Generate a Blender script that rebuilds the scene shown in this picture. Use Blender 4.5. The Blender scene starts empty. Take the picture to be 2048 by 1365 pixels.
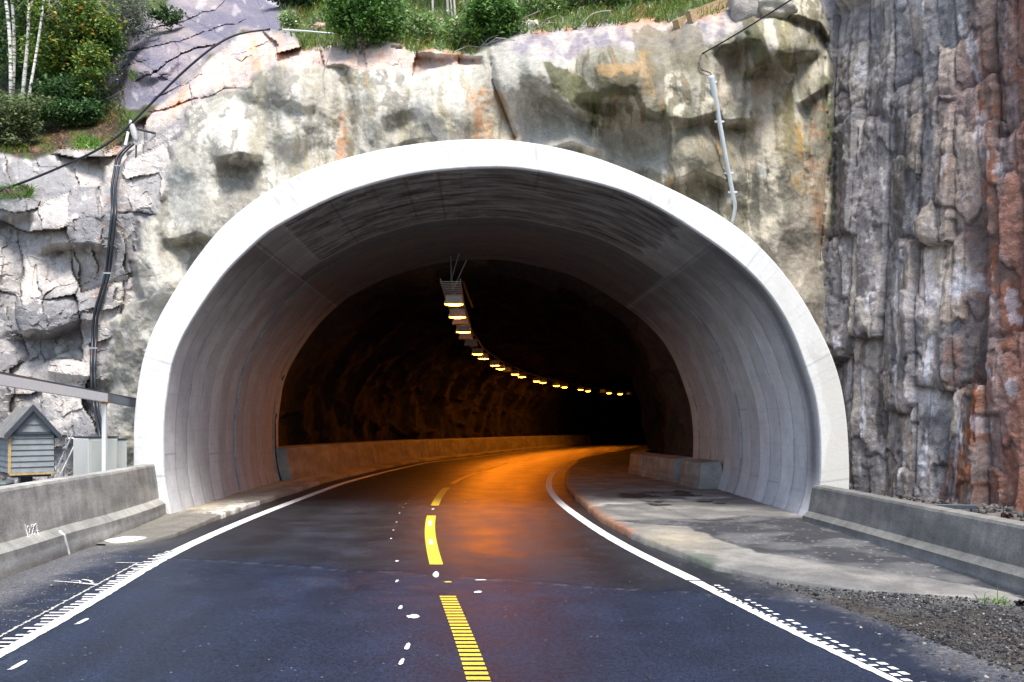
import bpy, math, random
import numpy as np
random.seed(7); rng = np.random.default_rng(11)
PI = math.pi
sc = bpy.context.scene
COL = sc.collection

# ------------------------------------------------------------------ helpers
F, CZ, HY, CX = 1700.0, 1.65, 835.0, 1024.0      # lens in photo pixels, eye height, horizon row, centre column

def lin(r, g, b):
    c = np.array([r, g, b], float) / 255.0
    return np.where(c <= 0.04045, c / 12.92, ((c + 0.055) / 1.055) ** 2.4)

def sstep(a, b, x):
    t = np.clip((x - a) / (b - a), 0, 1)
    return t * t * (3 - 2 * t)

def gz(y):                                        # the road falls gently once inside
    t = np.maximum(0, np.asarray(y, float) - 16.0)
    return -0.016 * np.where(t < 8, t * t / 16.0, t - 4.0)

def ground(px, py, dz=0.0):                       # point of the (falling) ground seen at a photo pixel
    y = 10.0
    for i in range(60):
        y = (CZ - float(gz(y)) - dz) * F / (py - HY)
        y = min(y, 150)
    return np.array([(px - CX) * y / F, y])

def gpts(l, dz=0.0):
    return np.array([ground(p[0], p[1], dz) for p in l])

def at(px, py, Y):
    return np.array([(px - CX) * Y / F, Y, CZ + (HY - py) * Y / F])

def tag(o, label=None, cat=None, group=None, kind=None):
    if label: o['label'] = label
    if cat: o['category'] = cat
    if group: o['group'] = group
    if kind: o['kind'] = kind
    return o

def empty(name, loc, rz=0.0):
    o = bpy.data.objects.new(name, None); COL.objects.link(o)
    o.location = tuple(float(c) for c in loc); o.rotation_euler = (0, 0, rz); o.empty_display_size = 0.2
    return o

def mesh_obj(name, V, Fc, mat, parent=None, color=None, smooth=False, loc=None):
    """V (n,3) array in world (or parent) space, Fc list of index tuples or (m,4)/(m,3) array."""
    V = np.asarray(V, float)
    me = bpy.data.meshes.new(name)
    if isinstance(Fc, np.ndarray):
        m, k = Fc.shape
        me.vertices.add(len(V)); me.vertices.foreach_set('co', V.astype(np.float32).ravel())
        me.loops.add(m * k); me.loops.foreach_set('vertex_index', Fc.astype(np.int32).ravel())
        me.polygons.add(m); me.polygons.foreach_set('loop_start', np.arange(0, m * k, k, dtype=np.int32))
        me.polygons.foreach_set('loop_total', np.full(m, k, dtype=np.int32))
        me.update(calc_edges=True)
    else:
        me.from_pydata([tuple(v) for v in V], [], [tuple(int(i) for i in f) for f in Fc])
    me.validate()
    if color is not None:
        a = me.color_attributes.new('Col', 'FLOAT_COLOR', 'POINT')
        color = np.asarray(color); c = np.ones((len(V), 4), np.float32); c[:, :color.shape[1]] = np.clip(color, 0, 1)
        a.data.foreach_set('color', c.ravel())
    if smooth:
        me.polygons.foreach_set('use_smooth', np.ones(len(me.polygons), dtype=bool))
    o = bpy.data.objects.new(name, me); COL.objects.link(o)
    if mat: me.materials.append(mat)
    if parent is not None: o.parent = parent
    if loc is not None: o.location = tuple(loc)
    return o

class MB:
    """collects simple solids into ONE mesh"""
    def __init__(s): s.V = []; s.F = []; s.C = []
    def add(s, V, Fc, col=None):
        b = len(s.V)
        s.V += [tuple(float(c) for c in v) for v in V]
        s.F += [tuple(i + b for i in f) for f in Fc]
        s.C += [col if col is not None else (0.5, 0.5, 0.5)] * len(V)
        return s
    def box(s, c, d, rz=0.0, bev=0.0, ry=0.0, rx=0.0, col=None):
        hx, hy, hz = d[0] / 2, d[1] / 2, d[2] / 2
        b = min(bev, hx * .9, hy * .9, hz * .9)
        V = []
        if b <= 0:
            for z in (-hz, hz):
                for x, y in ((-hx, -hy), (hx, -hy), (hx, hy), (-hx, hy)): V.append((x, y, z))
            Fc = [(3, 2, 1, 0), (4, 5, 6, 7), (0, 1, 5, 4), (1, 2, 6, 5), (2, 3, 7, 6), (3, 0, 4, 7)]
        else:
            rings = [(-hz, b), (-hz + b, 0), (hz - b, 0), (hz, b)]
            for z, k in rings:
                for x, y in ((-hx + b, -hy + k), (hx - b, -hy + k), (hx - k, -hy + b), (hx - k, hy - b), (hx - b, hy - k), (-hx + b, hy - k), (-hx + k, hy - b), (-hx + k, -hy + b)):
                    V.append((x, y, z))
            Fc = [tuple(range(7, -1, -1)), tuple(range(24, 32))]
            for r in range(3):
                for i in range(8):
                    j = (i + 1) % 8
                    Fc.append((r * 8 + i, r * 8 + j, r * 8 + 8 + j, r * 8 + 8 + i))
        V = np.array(V)
        cx, sx = math.cos(rx), math.sin(rx); V = V @ np.array([[1, 0, 0], [0, cx, sx], [0, -sx, cx]])
        cy, sy = math.cos(ry), math.sin(ry); V = V @ np.array([[cy, 0, -sy], [0, 1, 0], [sy, 0, cy]])
        cz, sz = math.cos(rz), math.sin(rz); V = V @ np.array([[cz, sz, 0], [-sz, cz, 0], [0, 0, 1]])
        return s.add(V + np.array(c, float), Fc, col)
    def tube(s, P, r, n=8, col=None, flat=None):
        P = np.asarray(P, float); m = len(P)
        r = np.full(m, r) if np.isscalar(r) else np.asarray(r, float)
        T = np.gradient(P, axis=0); T /= np.linalg.norm(T, axis=1)[:, None] + 1e-9
        V = []
        up = np.array([0, 0, 1.0]) if abs(T[0][2]) < .9 else np.array([1.0, 0, 0])
        for i in range(m):
            a = np.cross(T[i], up); a /= np.linalg.norm(a) + 1e-9
            b = np.cross(a, T[i]); up = b
            for k in range(n):
                t = 2 * PI * k / n
                V.append(P[i] + r[i] * (math.cos(t) * a + math.sin(t) * b))
        Fc = []
        for i in range(m - 1):
            for k in range(n):
                j = (k + 1) % n
                Fc.append((i * n + k, i * n + j, (i + 1) * n + j, (i + 1) * n + k))
        Fc.append(tuple(range(n - 1, -1, -1))); Fc.append(tuple((m - 1) * n + k for k in range(n)))
        return s.add(V, Fc, col)
    def build(s, name, mat, parent=None, smooth=False, color=False, origin=None):
        V = np.array(s.V)
        if origin is not None: V = V - np.array(origin, float)
        return mesh_obj(name, V, s.F, mat, parent, np.array(s.C) if color else None, smooth)

def cat_rom(P, n):
    """resample polyline smoothly to n points, equal arc length"""
    P = np.asarray(P, float)
    Q = np.vstack([2 * P[0] - P[1], P, 2 * P[-1] - P[-2]])
    out = []
    for i in range(1, len(Q) - 2):
        p0, p1, p2, p3 = Q[i - 1], Q[i], Q[i + 1], Q[i + 2]
        for t in np.linspace(0, 1, 24, endpoint=False):
            out.append(.5 * ((2 * p1) + (-p0 + p2) * t + (2 * p0 - 5 * p1 + 4 * p2 - p3) * t * t + (-p0 + 3 * p1 - 3 * p2 + p3) * t ** 3))
    out.append(P[-1]); out = np.array(out)
    s = np.r_[0, np.cumsum(np.linalg.norm(np.diff(out, axis=0), axis=1))]
    q = np.linspace(0, s[-1], n)
    return np.stack([np.interp(q, s, out[:, k]) for k in range(P.shape[1])], 1)

def smooth_line(P, it):
    P = P.copy()
    for _ in range(it):
        P[1:-1] = .25 * P[:-2] + .5 * P[1:-1] + .25 * P[2:]
    return P

# ------------------------------------------------------------------ numpy noise
_perm = rng.permutation(512).astype(np.int64); _perm = np.r_[_perm, _perm]
_grad = rng.normal(size=(512, 3)); _grad /= np.linalg.norm(_grad, axis=1)[:, None]
def pn(x, y, z=0.0):
    x, y, z = np.broadcast_arrays(np.asarray(x, float), np.asarray(y, float), np.asarray(z, float))
    xi, yi, zi = np.floor(x).astype(np.int64), np.floor(y).astype(np.int64), np.floor(z).astype(np.int64)
    xf, yf, zf = x - xi, y - yi, z - zi
    u, v, w = [t * t * t * (t * (t * 6 - 15) + 10) for t in (xf, yf, zf)]
    def g(dx, dy, dz):
        h = _perm[(_perm[(_perm[(xi + dx) & 511] + yi + dy) & 511] + zi + dz) & 511]
        G = _grad[h]
        return G[..., 0] * (xf - dx) + G[..., 1] * (yf - dy) + G[..., 2] * (zf - dz)
    def L(a, b, t): return a + (b - a) * t
    return 1.5 * L(L(L(g(0,0,0), g(1,0,0), u), L(g(0,1,0), g(1,1,0), u), v), L(L(g(0,0,1), g(1,0,1), u), L(g(0,1,1), g(1,1,1), u), v), w)
def fbm(x, y, z=0.0, o=4, gain=.5):
    t = 0; a = 1; f = 1
    for i in range(o):
        t = t + a * pn(np.asarray(x) * f + 17.3 * i, np.asarray(y) * f + 5.1 * i, np.asarray(z) * f + 9.7 * i); a *= gain; f *= 2.03
    return t
def h01(i, j, k=0):
    return ((_perm[(_perm[(i & 511)] + j) & 511] * 73 + _perm[(i * 7 + j * 13 + k * 31 + 5) & 511] * 157) % 1009) / 1009.0
def worley(x, y, jit=.9, seed=0):
    xi, yi = np.floor(x).astype(np.int64), np.floor(y).astype(np.int64)
    f1 = np.full(x.shape, 9.0); f2 = np.full(x.shape, 9.0)
    ci = np.zeros(x.shape, np.int64); cj = np.zeros(x.shape, np.int64); dx1 = np.zeros(x.shape); dy1 = np.zeros(x.shape)
    for a in (-1, 0, 1):
        for b in (-1, 0, 1):
            i, j = xi + a, yi + b
            px = i + .5 + jit * (h01(i, j, seed + 1) - .5); py = j + .5 + jit * (h01(i, j, seed + 2) - .5)
            dx, dy = x - px, y - py; d = np.hypot(dx, dy)
            n1 = d < f1
            f2 = np.where(n1, f1, np.minimum(f2, d))
            ci = np.where(n1, i, ci); cj = np.where(n1, j, cj); dx1 = np.where(n1, dx, dx1); dy1 = np.where(n1, dy, dy1)
            f1 = np.where(n1, d, f1)
    return f1, f2, ci, cj, dx1, dy1
def blocks(x, y, seed, tilt=.5):
    """block relief: each cell a tilted plane; returns height, crack (0 in cracks..1), random per cell"""
    f1, f2, i, j, dx, dy = worley(x, y, .95, seed)
    h = h01(i, j, seed + 3) - .5
    tx = h01(i, j, seed + 4) - .5; ty = h01(i, j, seed + 5) - .5
    return h + tilt * (tx * dx + ty * dy) * 2, sstep(0, .16, f2 - f1), h01(i, j, seed + 6)

def bricks(x, y, seed, tilt=.6, wob=.22):
    """irregular courses of blocks (rows across y, joints along x); same outputs as blocks()"""
    y = y + wob * fbm(x * .5, y * .3, seed, 3)
    j = np.floor(y).astype(np.int64); fy = y - j
    sc_ = .6 + .9 * h01(j, j * 3 + seed, seed)
    x = x * sc_ + 9 * h01(j, j + 7, seed + 1) + wob * .6 * fbm(x * .9, y * 1.1, seed + 3, 3)
    i = np.floor(x).astype(np.int64); fx = x - i
    h = h01(i, j, seed + 3) - .5
    t = tilt * ((h01(i, j, seed + 4) - .5) * (fx - .5) / sc_ + (h01(i, j, seed + 5) - .5) * (fy - .5)) * 2
    e = np.minimum(np.minimum(fx, 1 - fx) / sc_, np.minimum(fy, 1 - fy))
    return h + t, sstep(0, .05, e), h01(i, j, seed + 6)

def seg_dist(u, v, P, closed=False):
    d = np.full(np.shape(u), 1e9)
    n = len(P)
    for i in range(n if closed else n - 1):
        a, b = np.array(P[i], float), np.array(P[(i + 1) % n], float)
        ab = b - a; L2 = ab @ ab + 1e-9
        t = np.clip(((u - a[0]) * ab[0] + (v - a[1]) * ab[1]) / L2, 0, 1)
        d = np.minimum(d, np.hypot(u - a[0] - t * ab[0], v - a[1] - t * ab[1]))
    return d
def inside(u, v, P):
    r = np.zeros(np.shape(u), bool); n = len(P)
    for i in range(n):
        x1, y1 = P[i]; x2, y2 = P[(i + 1) % n]
        if y1 == y2: continue
        c = ((y1 > v) != (y2 > v)) & (u < (x2 - x1) * (v - y1) / (y2 - y1) + x1)
        r ^= c
    return r
def pmask(u, v, P, soft):
    d = seg_dist(u, v, P, True)
    sd = np.where(inside(u, v, P), d, -d)
    return sstep(-soft, soft, sd)
def mix(a, b, t): return a + (b - a) * t[..., None]

# ------------------------------------------------------------------ materials
def new_mat(name):
    m = bpy.data.materials.new(name); m.use_nodes = True
    nt = m.node_tree; b = nt.nodes['Principled BSDF']
    return m, nt, b
def N(nt, t, **kw):
    n = nt.nodes.new(t)
    for k, v in kw.items():
        if k in n.inputs: n.inputs[k].default_value = v
        else: setattr(n, k, v)
    return n
def noise(nt, scale, detail=4, rough=.55, vec=None):
    n = N(nt, 'ShaderNodeTexNoise'); n.inputs['Scale'].default_value = scale; n.inputs['Detail'].default_value = detail; n.inputs['Roughness'].default_value = rough
    if vec is None:
        g = nt.nodes.new('ShaderNodeNewGeometry'); vec = g.outputs['Position']
    nt.links.new(vec, n.inputs['Vector'])
    return n
def ramp(nt, inp, stops):
    r = nt.nodes.new('ShaderNodeValToRGB'); e = r.color_ramp.elements
    while len(e) < len(stops): e.new(.5)
    for k, (p, c) in enumerate(stops):
        e[k].position = p; e[k].color = (*c, 1) if not np.isscalar(c) else (c, c, c, 1)
    nt.links.new(inp, r.inputs[0]); return r
def mixc(nt, a, b, fac, mode='MIX'):
    n = nt.nodes.new('ShaderNodeMix'); n.data_type = 'RGBA'; n.blend_type = mode
    for s, v in ((n.inputs[6], a), (n.inputs[7], b), (n.inputs[0], fac)):
        if hasattr(v, 'links') or hasattr(v, 'is_linked'): nt.links.new(v, s)
        else: s.default_value = (*v, 1) if not np.isscalar(v) else v
    return n.outputs[2]
def bump(nt, b, hts, dist=1.0):
    """hts: list of (socket, strength-in-metres)"""
    prev = None
    for s, d in hts:
        n = nt.nodes.new('ShaderNodeBump'); n.inputs['Strength'].default_value = 1.0; n.inputs['Distance'].default_value = d
        nt.links.new(s, n.inputs['Height'])
        if prev: nt.links.new(prev, n.inputs['Normal'])
        prev = n.outputs[0]
    nt.links.new(prev, b.inputs['Normal'])
def attr_mat(name, rough, var=.25, nscale=6, fine=40, bumps=((8, .02), (45, .008)), spec=.3, speck=None):
    """colour from the mesh's own albedo layer, broken up by fine noise"""
    m, nt, b = new_mat(name)
    a = N(nt, 'ShaderNodeVertexColor', layer_name='Col')
    n1 = noise(nt, nscale, 6, .6); n2 = noise(nt, fine, 5, .65)
    r1 = ramp(nt, n1.outputs[0], [(.3, 1 - var), (.7, 1 + var)]); r2 = ramp(nt, n2.outputs[0], [(.28, 1 - var * 1.2), (.72, 1 + var)])
    c = mixc(nt, a.outputs[0], r1.outputs[0], 1.0, 'MULTIPLY'); c = mixc(nt, c, r2.outputs[0], 1.0, 'MULTIPLY')
    nt.links.new(c, b.inputs['Base Color'])
    b.inputs['Roughness'].default_value = rough; b.inputs['Specular IOR Level'].default_value = spec
    if bumps:
        bump(nt, b, [(noise(nt, s, 6, .62).outputs[0], d) for s, d in bumps])
    return m
def plain(name, col, rough=.5, metal=0.0, var=.12, nscale=12, spec=.5, bumpd=0.0, bscale=60):
    m, nt, b = new_mat(name)
    n1 = noise(nt, nscale, 5, .6)
    c = np.array(col, float)
    r = ramp(nt, n1.outputs[0], [(.3, tuple(np.clip(c * (1 - var), 0, 1))), (.7, tuple(np.clip(c * (1 + var), 0, 1)))])
    nt.links.new(r.outputs[0], b.inputs['Base Color'])
    b.inputs['Roughness'].default_value = rough; b.inputs['Metallic'].default_value = metal; b.inputs['Specular IOR Level'].default_value = spec
    if bumpd: bump(nt, b, [(noise(nt, bscale, 4).outputs[0], bumpd)])
    return m
def leaf_mat(name):
    m, nt, b = new_mat(name)
    a = N(nt, 'ShaderNodeVertexColor', layer_name='Col')
    nt.links.new(a.outputs[0], b.inputs['Base Color']); b.inputs['Roughness'].default_value = .55; b.inputs['Specular IOR Level'].default_value = .35
    tr = nt.nodes.new('ShaderNodeBsdfTranslucent'); nt.links.new(a.outputs[0], tr.inputs[0])
    mx = nt.nodes.new('ShaderNodeMixShader'); mx.inputs[0].default_value = .35
    nt.links.new(b.outputs[0], mx.inputs[1]); nt.links.new(tr.outputs[0], mx.inputs[2])
    nt.links.new(mx.outputs[0], nt.nodes['Material Output'].inputs[0])
    return m

M = {}
M['rock'] = attr_mat('rock', .88, .22, 7, 38, ((9, .012), (27, .014), (90, .006)))
M['drilled'] = attr_mat('drilled_rock', .62, .28, 9, 42, ((7, .035), (30, .018), (110, .006)), .45)
M['concrete'] = attr_mat('board_marked_concrete', .72, .10, 3, 25, ((22, .004), (120, .0016)), .15)
M['white_paint'] = attr_mat('white_painted_concrete', .6, .03, 5, 50, ((18, .004), (60, .002)), .3)
M['grey_conc'] = attr_mat('cast_grey_concrete', .8, .20, 5, 42, ((14, .006), (90, .0025)), .3)
M['tunnel'] = attr_mat('dark_rock', .9, .3, 3, 20, ((2.2, .12), (8, .04), (40, .01)), .2)
M['gravel'] = attr_mat('gravel_ground', .92, .35, 12, 70, ((30, .02), (110, .008)), .2)
M['leaf'] = leaf_mat('leaves')
M['paint'] = plain('white_road_paint', (.78, .78, .76), .6, var=.10, nscale=40)
M['yellow'] = plain('yellow_road_paint', (.78, .53, .05), .6, var=.22, nscale=40)
def worn(m, scale, thr):
    nt = m.node_tree; b = nt.nodes['Principled BSDF']; n1 = noise(nt, scale, 5, .7); r = ramp(nt, n1.outputs[0], [(thr, 0.0), (thr + .05, 1.0)])
    tr = nt.nodes.new('ShaderNodeBsdfTransparent'); mx = nt.nodes.new('ShaderNodeMixShader'); nt.links.new(r.outputs[0], mx.inputs[0]); nt.links.new(b.outputs[0], mx.inputs[1]); nt.links.new(tr.outputs[0], mx.inputs[2])
    nt.links.new(mx.outputs[0], nt.nodes['Material Output'].inputs[0]); return m
M['road_paint'] = worn(plain('worn_white_road_paint', (.74, .74, .72), .65, var=.2, nscale=30), 34, .60)
worn(M['yellow'], 38, .64)
M['black'] = plain('black_rubber', (.014, .016, .022), .42)
M['lamp_body'] = plain('pale_lamp_casing', (.80, .80, .78), .45)
M['steel'] = plain('galvanised_steel', (.42, .43, .44), .42, .6)
M['cabinet'] = plain('pale_grey_enamel', (.60, .63, .58), .45, var=.03)
M['cabinet_w'] = plain('white_enamel', (.82, .83, .81), .45, var=.03)
M['white_gloss'] = plain('white_lacquer', (.83, .83, .82), .45, var=.04)
M['dark_metal'] = plain('dark_grey_metal', (.055, .065, .08), .5, var=.15)
M['pvc'] = plain('pale_plastic_pipe', (.62, .68, .70), .4, var=.06)
M['timber'] = plain('weathered_timber', (.42, .30, .17), .8, var=.35, nscale=25, bumpd=.004)
M['raw_wood'] = plain('raw_pine', (.52, .36, .17), .7, var=.25, nscale=25)
M['rust'] = plain('rusty_orange_steel', (.45, .22, .05), .75, var=.3, nscale=40)
M['red'] = plain('red_plastic', (.55, .03, .03), .5)
M['boulder'] = attr_mat('boulder_stone', .85, .2, 9, 40, ((14, .02), (60, .006)))

# lamp glass
m, nt, b = new_mat('sodium_lamp_glass')
b.inputs['Base Color'].default_value = (.9, .6, .3, 1); b.inputs['Emission Color'].default_value = (1, .27, .012, 1); b.inputs['Emission Strength'].default_value = 70
M['lamp_on'] = m
M['lamp_off'] = plain('unlit_lamp_glass', (.30, .30, .28), .3)

# painted timber cladding (boards as grooves in the surface)
m, nt, b = new_mat('grey_clapboard')
g = nt.nodes.new('ShaderNodeTexCoord'); sx = nt.nodes.new('ShaderNodeSeparateXYZ'); nt.links.new(g.outputs['Object'], sx.inputs[0])
n1 = noise(nt, 9, 5); r = ramp(nt, n1.outputs[0], [(.3, (.20, .225, .235)), (.7, (.28, .305, .315))])
nt.links.new(r.outputs[0], b.inputs['Base Color']); b.inputs['Roughness'].default_value = .7
bump(nt, b, [(noise(nt, 60, 3).outputs[0], .003)])
M['clapboard'] = m

# asphalt
m, nt, b = new_mat('asphalt')
geo = nt.nodes.new('ShaderNodeNewGeometry'); sx = nt.nodes.new('ShaderNodeSeparateXYZ'); nt.links.new(geo.outputs['Position'], sx.inputs[0])
a = N(nt, 'ShaderNodeVertexColor', layer_name='Col')
nb = noise(nt, 1.6, 5, .6); nf = noise(nt, 55, 4, .8); ns = noise(nt, 160, 2, .5)
c = mixc(nt, a.outputs[0], ramp(nt, nb.outputs[0], [(.3, .80), (.7, 1.25)]).outputs[0], 1.0, 'MULTIPLY')
c = mixc(nt, c, ramp(nt, nf.outputs[0], [(.36, .35), (.64, 1.9)]).outputs[0], 1.0, 'MULTIPLY')
vor = N(nt, 'ShaderNodeTexVoronoi'); vor.inputs['Scale'].default_value = 20; nt.links.new(geo.outputs['Position'], vor.inputs['Vector'])
ng = noise(nt, 24, 3, .75); c = mixc(nt, c, ramp(nt, ng.outputs[0], [(.36, .62), (.64, 1.42)]).outputs[0], 1.0, 'MULTIPLY')
spk = ramp(nt, vor.outputs['Distance'], [(.0, 1.0), (.13, 1.0), (.20, 0.0)])
spsel = ramp(nt, vor.outputs['Color'], [(.80, 0.0), (.86, .45)])
mul = N(nt, 'ShaderNodeMath', operation='MULTIPLY'); nt.links.new(spk.outputs[0], mul.inputs[0]); nt.links.new(spsel.outputs[0], mul.inputs[1])
c = mixc(nt, c, (.35, .36, .40), mul.outputs[0])
nt.links.new(c, b.inputs['Base Color'])
rr = ramp(nt, nb.outputs[0], [(.3, .46), (.7, .56)]); rg = ramp(nt, nb.outputs[0], [(.3, .34), (.7, .48)])
rmx = mixc(nt, rr.outputs[0], rg.outputs[0], a.outputs[1]); nt.links.new(rmx, b.inputs['Roughness'])
smx = N(nt, 'ShaderNodeMapRange'); nt.links.new(a.outputs[1], smx.inputs[0]); smx.inputs[3].default_value = .4; smx.inputs[4].default_value = 1.0; nt.links.new(smx.outputs[0], b.inputs['Specular IOR Level'])
b.inputs['Specular IOR Level'].default_value = .5
bump(nt, b, [(nf.outputs[0], .0022), (ns.outputs[0], .0008)])
M['asphalt'] = m

# ------------------------------------------------------------------ camera, light, sky
cam = bpy.data.cameras.new('camera'); co = bpy.data.objects.new('camera', cam); COL.objects.link(co)
co.location = (0, 0, CZ); co.rotation_euler = (PI / 2, 0, 0)
cam.sensor_width = 36; cam.lens = F / 2048 * 36; cam.shift_y = (HY - 682.5) / 2048; cam.clip_end = 2000; cam.clip_start = .05
sc.camera = co
W = bpy.data.worlds.new('World'); sc.world = W; W.use_nodes = True
nt = W.node_tree; bg = nt.nodes['Background']
sky = nt.nodes.new('ShaderNodeTexSky'); sky.sky_type = 'NISHITA'; sky.sun_disc = False
EL, AZ = math.radians(64), math.radians(162)
sky.sun_elevation = EL; sky.sun_rotation = AZ; sky.air_density = 1.0; sky.dust_density = 2.0
nt.links.new(sky.outputs[0], bg.inputs[0]); bg.inputs[1].default_value = .15
sl = bpy.data.lights.new('sun', 'SUN'); so = bpy.data.objects.new('sun', sl); COL.objects.link(so)
sl.energy = 3.0; sl.angle = math.radians(22); sl.color = (1, .965, .91)
from mathutils import Vector
sd = Vector((math.sin(AZ) * math.cos(EL), math.cos(AZ) * math.cos(EL), math.sin(EL)))
so.rotation_euler = sd.to_track_quat('Z', 'Y').to_euler(); so.location = sd * 60
sc.view_settings.view_transform = 'Standard'; sc.view_settings.look = 'None'; sc.view_settings.exposure = 0.93; sc.view_settings.gamma = 1
try:
    sc.cycles.use_denoising = True; sc.cycles.max_bounces = 8; sc.cycles.diffuse_bounces = 5; sc.cycles.glossy_bounces = 3
    sc.cycles.sample_clamp_indirect = 6
except Exception: pass

# ------------------------------------------------------------------ road lines traced on the ground
PL = gpts([(0,1310),(112,1245),(223,1181),(313,1120),(400,1080),(517,1030),(638,985),(676,970),(764,946),(852,926),(939,916),(1027,905),(1098,897)])
PR = gpts([(1800,1359),(1717,1322),(1593,1276),(1531,1235),(1432,1177),(1308,1127),(1200,1065),(1150,1030),(1111,1000),(1096,975),(1099,955),(1111,942),(1148,925),(1205,907),(1255,897)])
PC = gpts([(968,1365),(935,1290),(895,1195),(870,1130),(857,1060),(862,1030),(875,998),(890,978),(912,963),(950,946),(1000,931),(1060,917)])
Ys = np.r_[np.arange(-60, 4, 2.0), np.arange(4, 120, .25)]
def curve_x(P, near_slope, far_curv):
    """smooth X(Y) through traced points, extended at both ends"""
    P = P[np.argsort(P[:, 1])]
    X = np.interp(Ys, P[:, 1], P[:, 0])
    y0, x0 = P[0, 1], P[0, 0]; X = np.where(Ys < y0, x0 + near_slope * (Ys - y0), X)
    y1, x1 = P[-1, 1], P[-1, 0]; s = (P[-1, 0] - P[-3, 0]) / (P[-1, 1] - P[-3, 1])
    X = np.where(Ys > y1, x1 + s * (Ys - y1) + .5 * far_curv * (Ys - y1) ** 2, X)
    f = Ys >= 4
    Xs = X[f].copy()
    for _ in range(40): Xs[1:-1] = .25 * Xs[:-2] + .5 * Xs[1:-1] + .25 * Xs[2:]
    X[f] = Xs
    return X
XL = curve_x(PL, -.06, .004); XR = curve_x(PR, -.2, .004); XC = curve_x(PC, -.10, .004)
# keep the approach behind the camera plausible
nb_ = Ys < 4
XL[nb_] = XL[~nb_][0] + (4 - Ys[nb_]) * .06; XR[nb_] = XR[~nb_][0] + (4 - Ys[nb_]) * .12; XC[nb_] = XC[~nb_][0] + (4 - Ys[nb_]) * .09
fL = lambda y: np.interp(y, Ys, XL); fR = lambda y: np.interp(y, Ys, XR); fC = lambda y: np.interp(y, Ys, XC)

def ribbon(name, ys, xa, xb, dz, mat, nx=2, color=None, parent=None):
    ys = np.asarray(ys, float); t = np.linspace(0, 1, nx)
    X = xa[:, None] + (xb - xa)[:, None] * t[None]; Y = np.repeat(ys[:, None], nx, 1); Z = gz(Y) + dz
    V = np.stack([X, Y, Z], -1).reshape(-1, 3); n = len(ys)
    i = np.arange((n - 1) * nx).reshape(n - 1, nx)[:, :-1].ravel()
    Q = np.stack([i, i + 1, i + nx + 1, i + nx], 1)
    c = color(X, Y).reshape(len(V), -1) if callable(color) else (np.tile(color, (len(V), 1)) if color is not None else None)
    return mesh_obj(name, V, Q, mat, parent, c, True)

# asphalt
def asphalt_col(X, Y):
    new = lin(25, 34, 52); old = lin(30, 32, 38)
    seam = Y + .353 * X - 8.62 + .10 * fbm(X * 1.5, Y * 1.5, 3, 3)
    t = sstep(-.35, .5, seam + .3 * fbm(X * 1.2, Y * 1.2, 14, 3)) * sstep(0, 9, seam + 6 + 2 * fbm(X * .5, Y * .3, 8, 3))
    c = mix(np.broadcast_to(new, X.shape + (3,)), old, t)
    # wheel tracks and old lane-long wear
    k = 1 + .22 * fbm(X * 2.2, Y * .25, 1, 3)
    lane = (X - fC(Y)) / np.where(X < fC(Y), fC(Y) - fL(Y), fR(Y) - fC(Y))
    wt = np.exp(-((np.abs(lane) - .27) / .09) ** 2) + np.exp(-((np.abs(lane) - .76) / .09) ** 2)
    k = k * (1 - .22 * wt * (Y > 8))
    crack = np.exp(-(seam / .035) ** 2)
    c = c * k[..., None] * (1 - .55 * crack)[..., None]
    ln = np.exp(-((seam + .07) / .06) ** 2) * (fbm(X * 9, Y * 9, 2, 2) > .15)
    c = mix(c, lin(110, 114, 124), .16 * ln)
    # pale dust and smears on the near left lane, brownish tint by the seam
    sm = sstep(.25, .8, fbm(X * .9 + .5 * Y, Y * .6, 5, 4)) * (X < fC(Y)) * (Y < 14)
    c = mix(c, lin(76, 82, 98), .12 * sm)
    ru = np.exp(-(((X + .9) / 1.1) ** 2 + ((Y - 8.3) / .9) ** 2)) * sstep(-.1, .5, fbm(X * 3, Y * 5, 6, 4))
    c = mix(c, lin(90, 58, 40), .22 * ru)
    # dusty shoulders outside the edge lines
    so_ = np.where(X < fL(Y), fL(Y) - X, np.where(X > fR(Y), X - fR(Y), 0)) * (Y < 13)
    d = sstep(.35, 1.1, so_ + .35 * fbm(X * 1.3, Y * 1.3, 9, 4))
    c = mix(c, lin(96, 96, 98), .75 * d)
    dots = (fbm(X * 14, Y * 14, 4, 2) > .55) * sstep(.1, .5, so_)
    c = mix(c, lin(150, 148, 142), .22 * dots)
    gl = sstep(-.1, 2.2, seam + .5 * fbm(X * .8, Y * .4, 12, 4)) * (1 - d)
    gl = gl * (.8 + .35 * wt)
    return np.concatenate([c, np.clip(gl, 0, 1)[..., None]], -1)
ya = np.r_[np.arange(-60, 4, 2.0), np.arange(4, 16, .035), np.arange(16, 40, .1), np.arange(40, 116, .5)]
wl = np.where(ya < 11.2, 1.75, np.interp(ya, [11.2, 13.5, 40], [1.75, .48, .5]))
wr = np.interp(ya, [-60, 4, 7, 9, 11.5, 40], [.9, .9, .85, .6, .42, .45])
road = ribbon('road', ya, fL(ya) - wl, fR(ya) + wr, 0.0, M['asphalt'], 190, asphalt_col)
tag(road, kind='structure')

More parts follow.
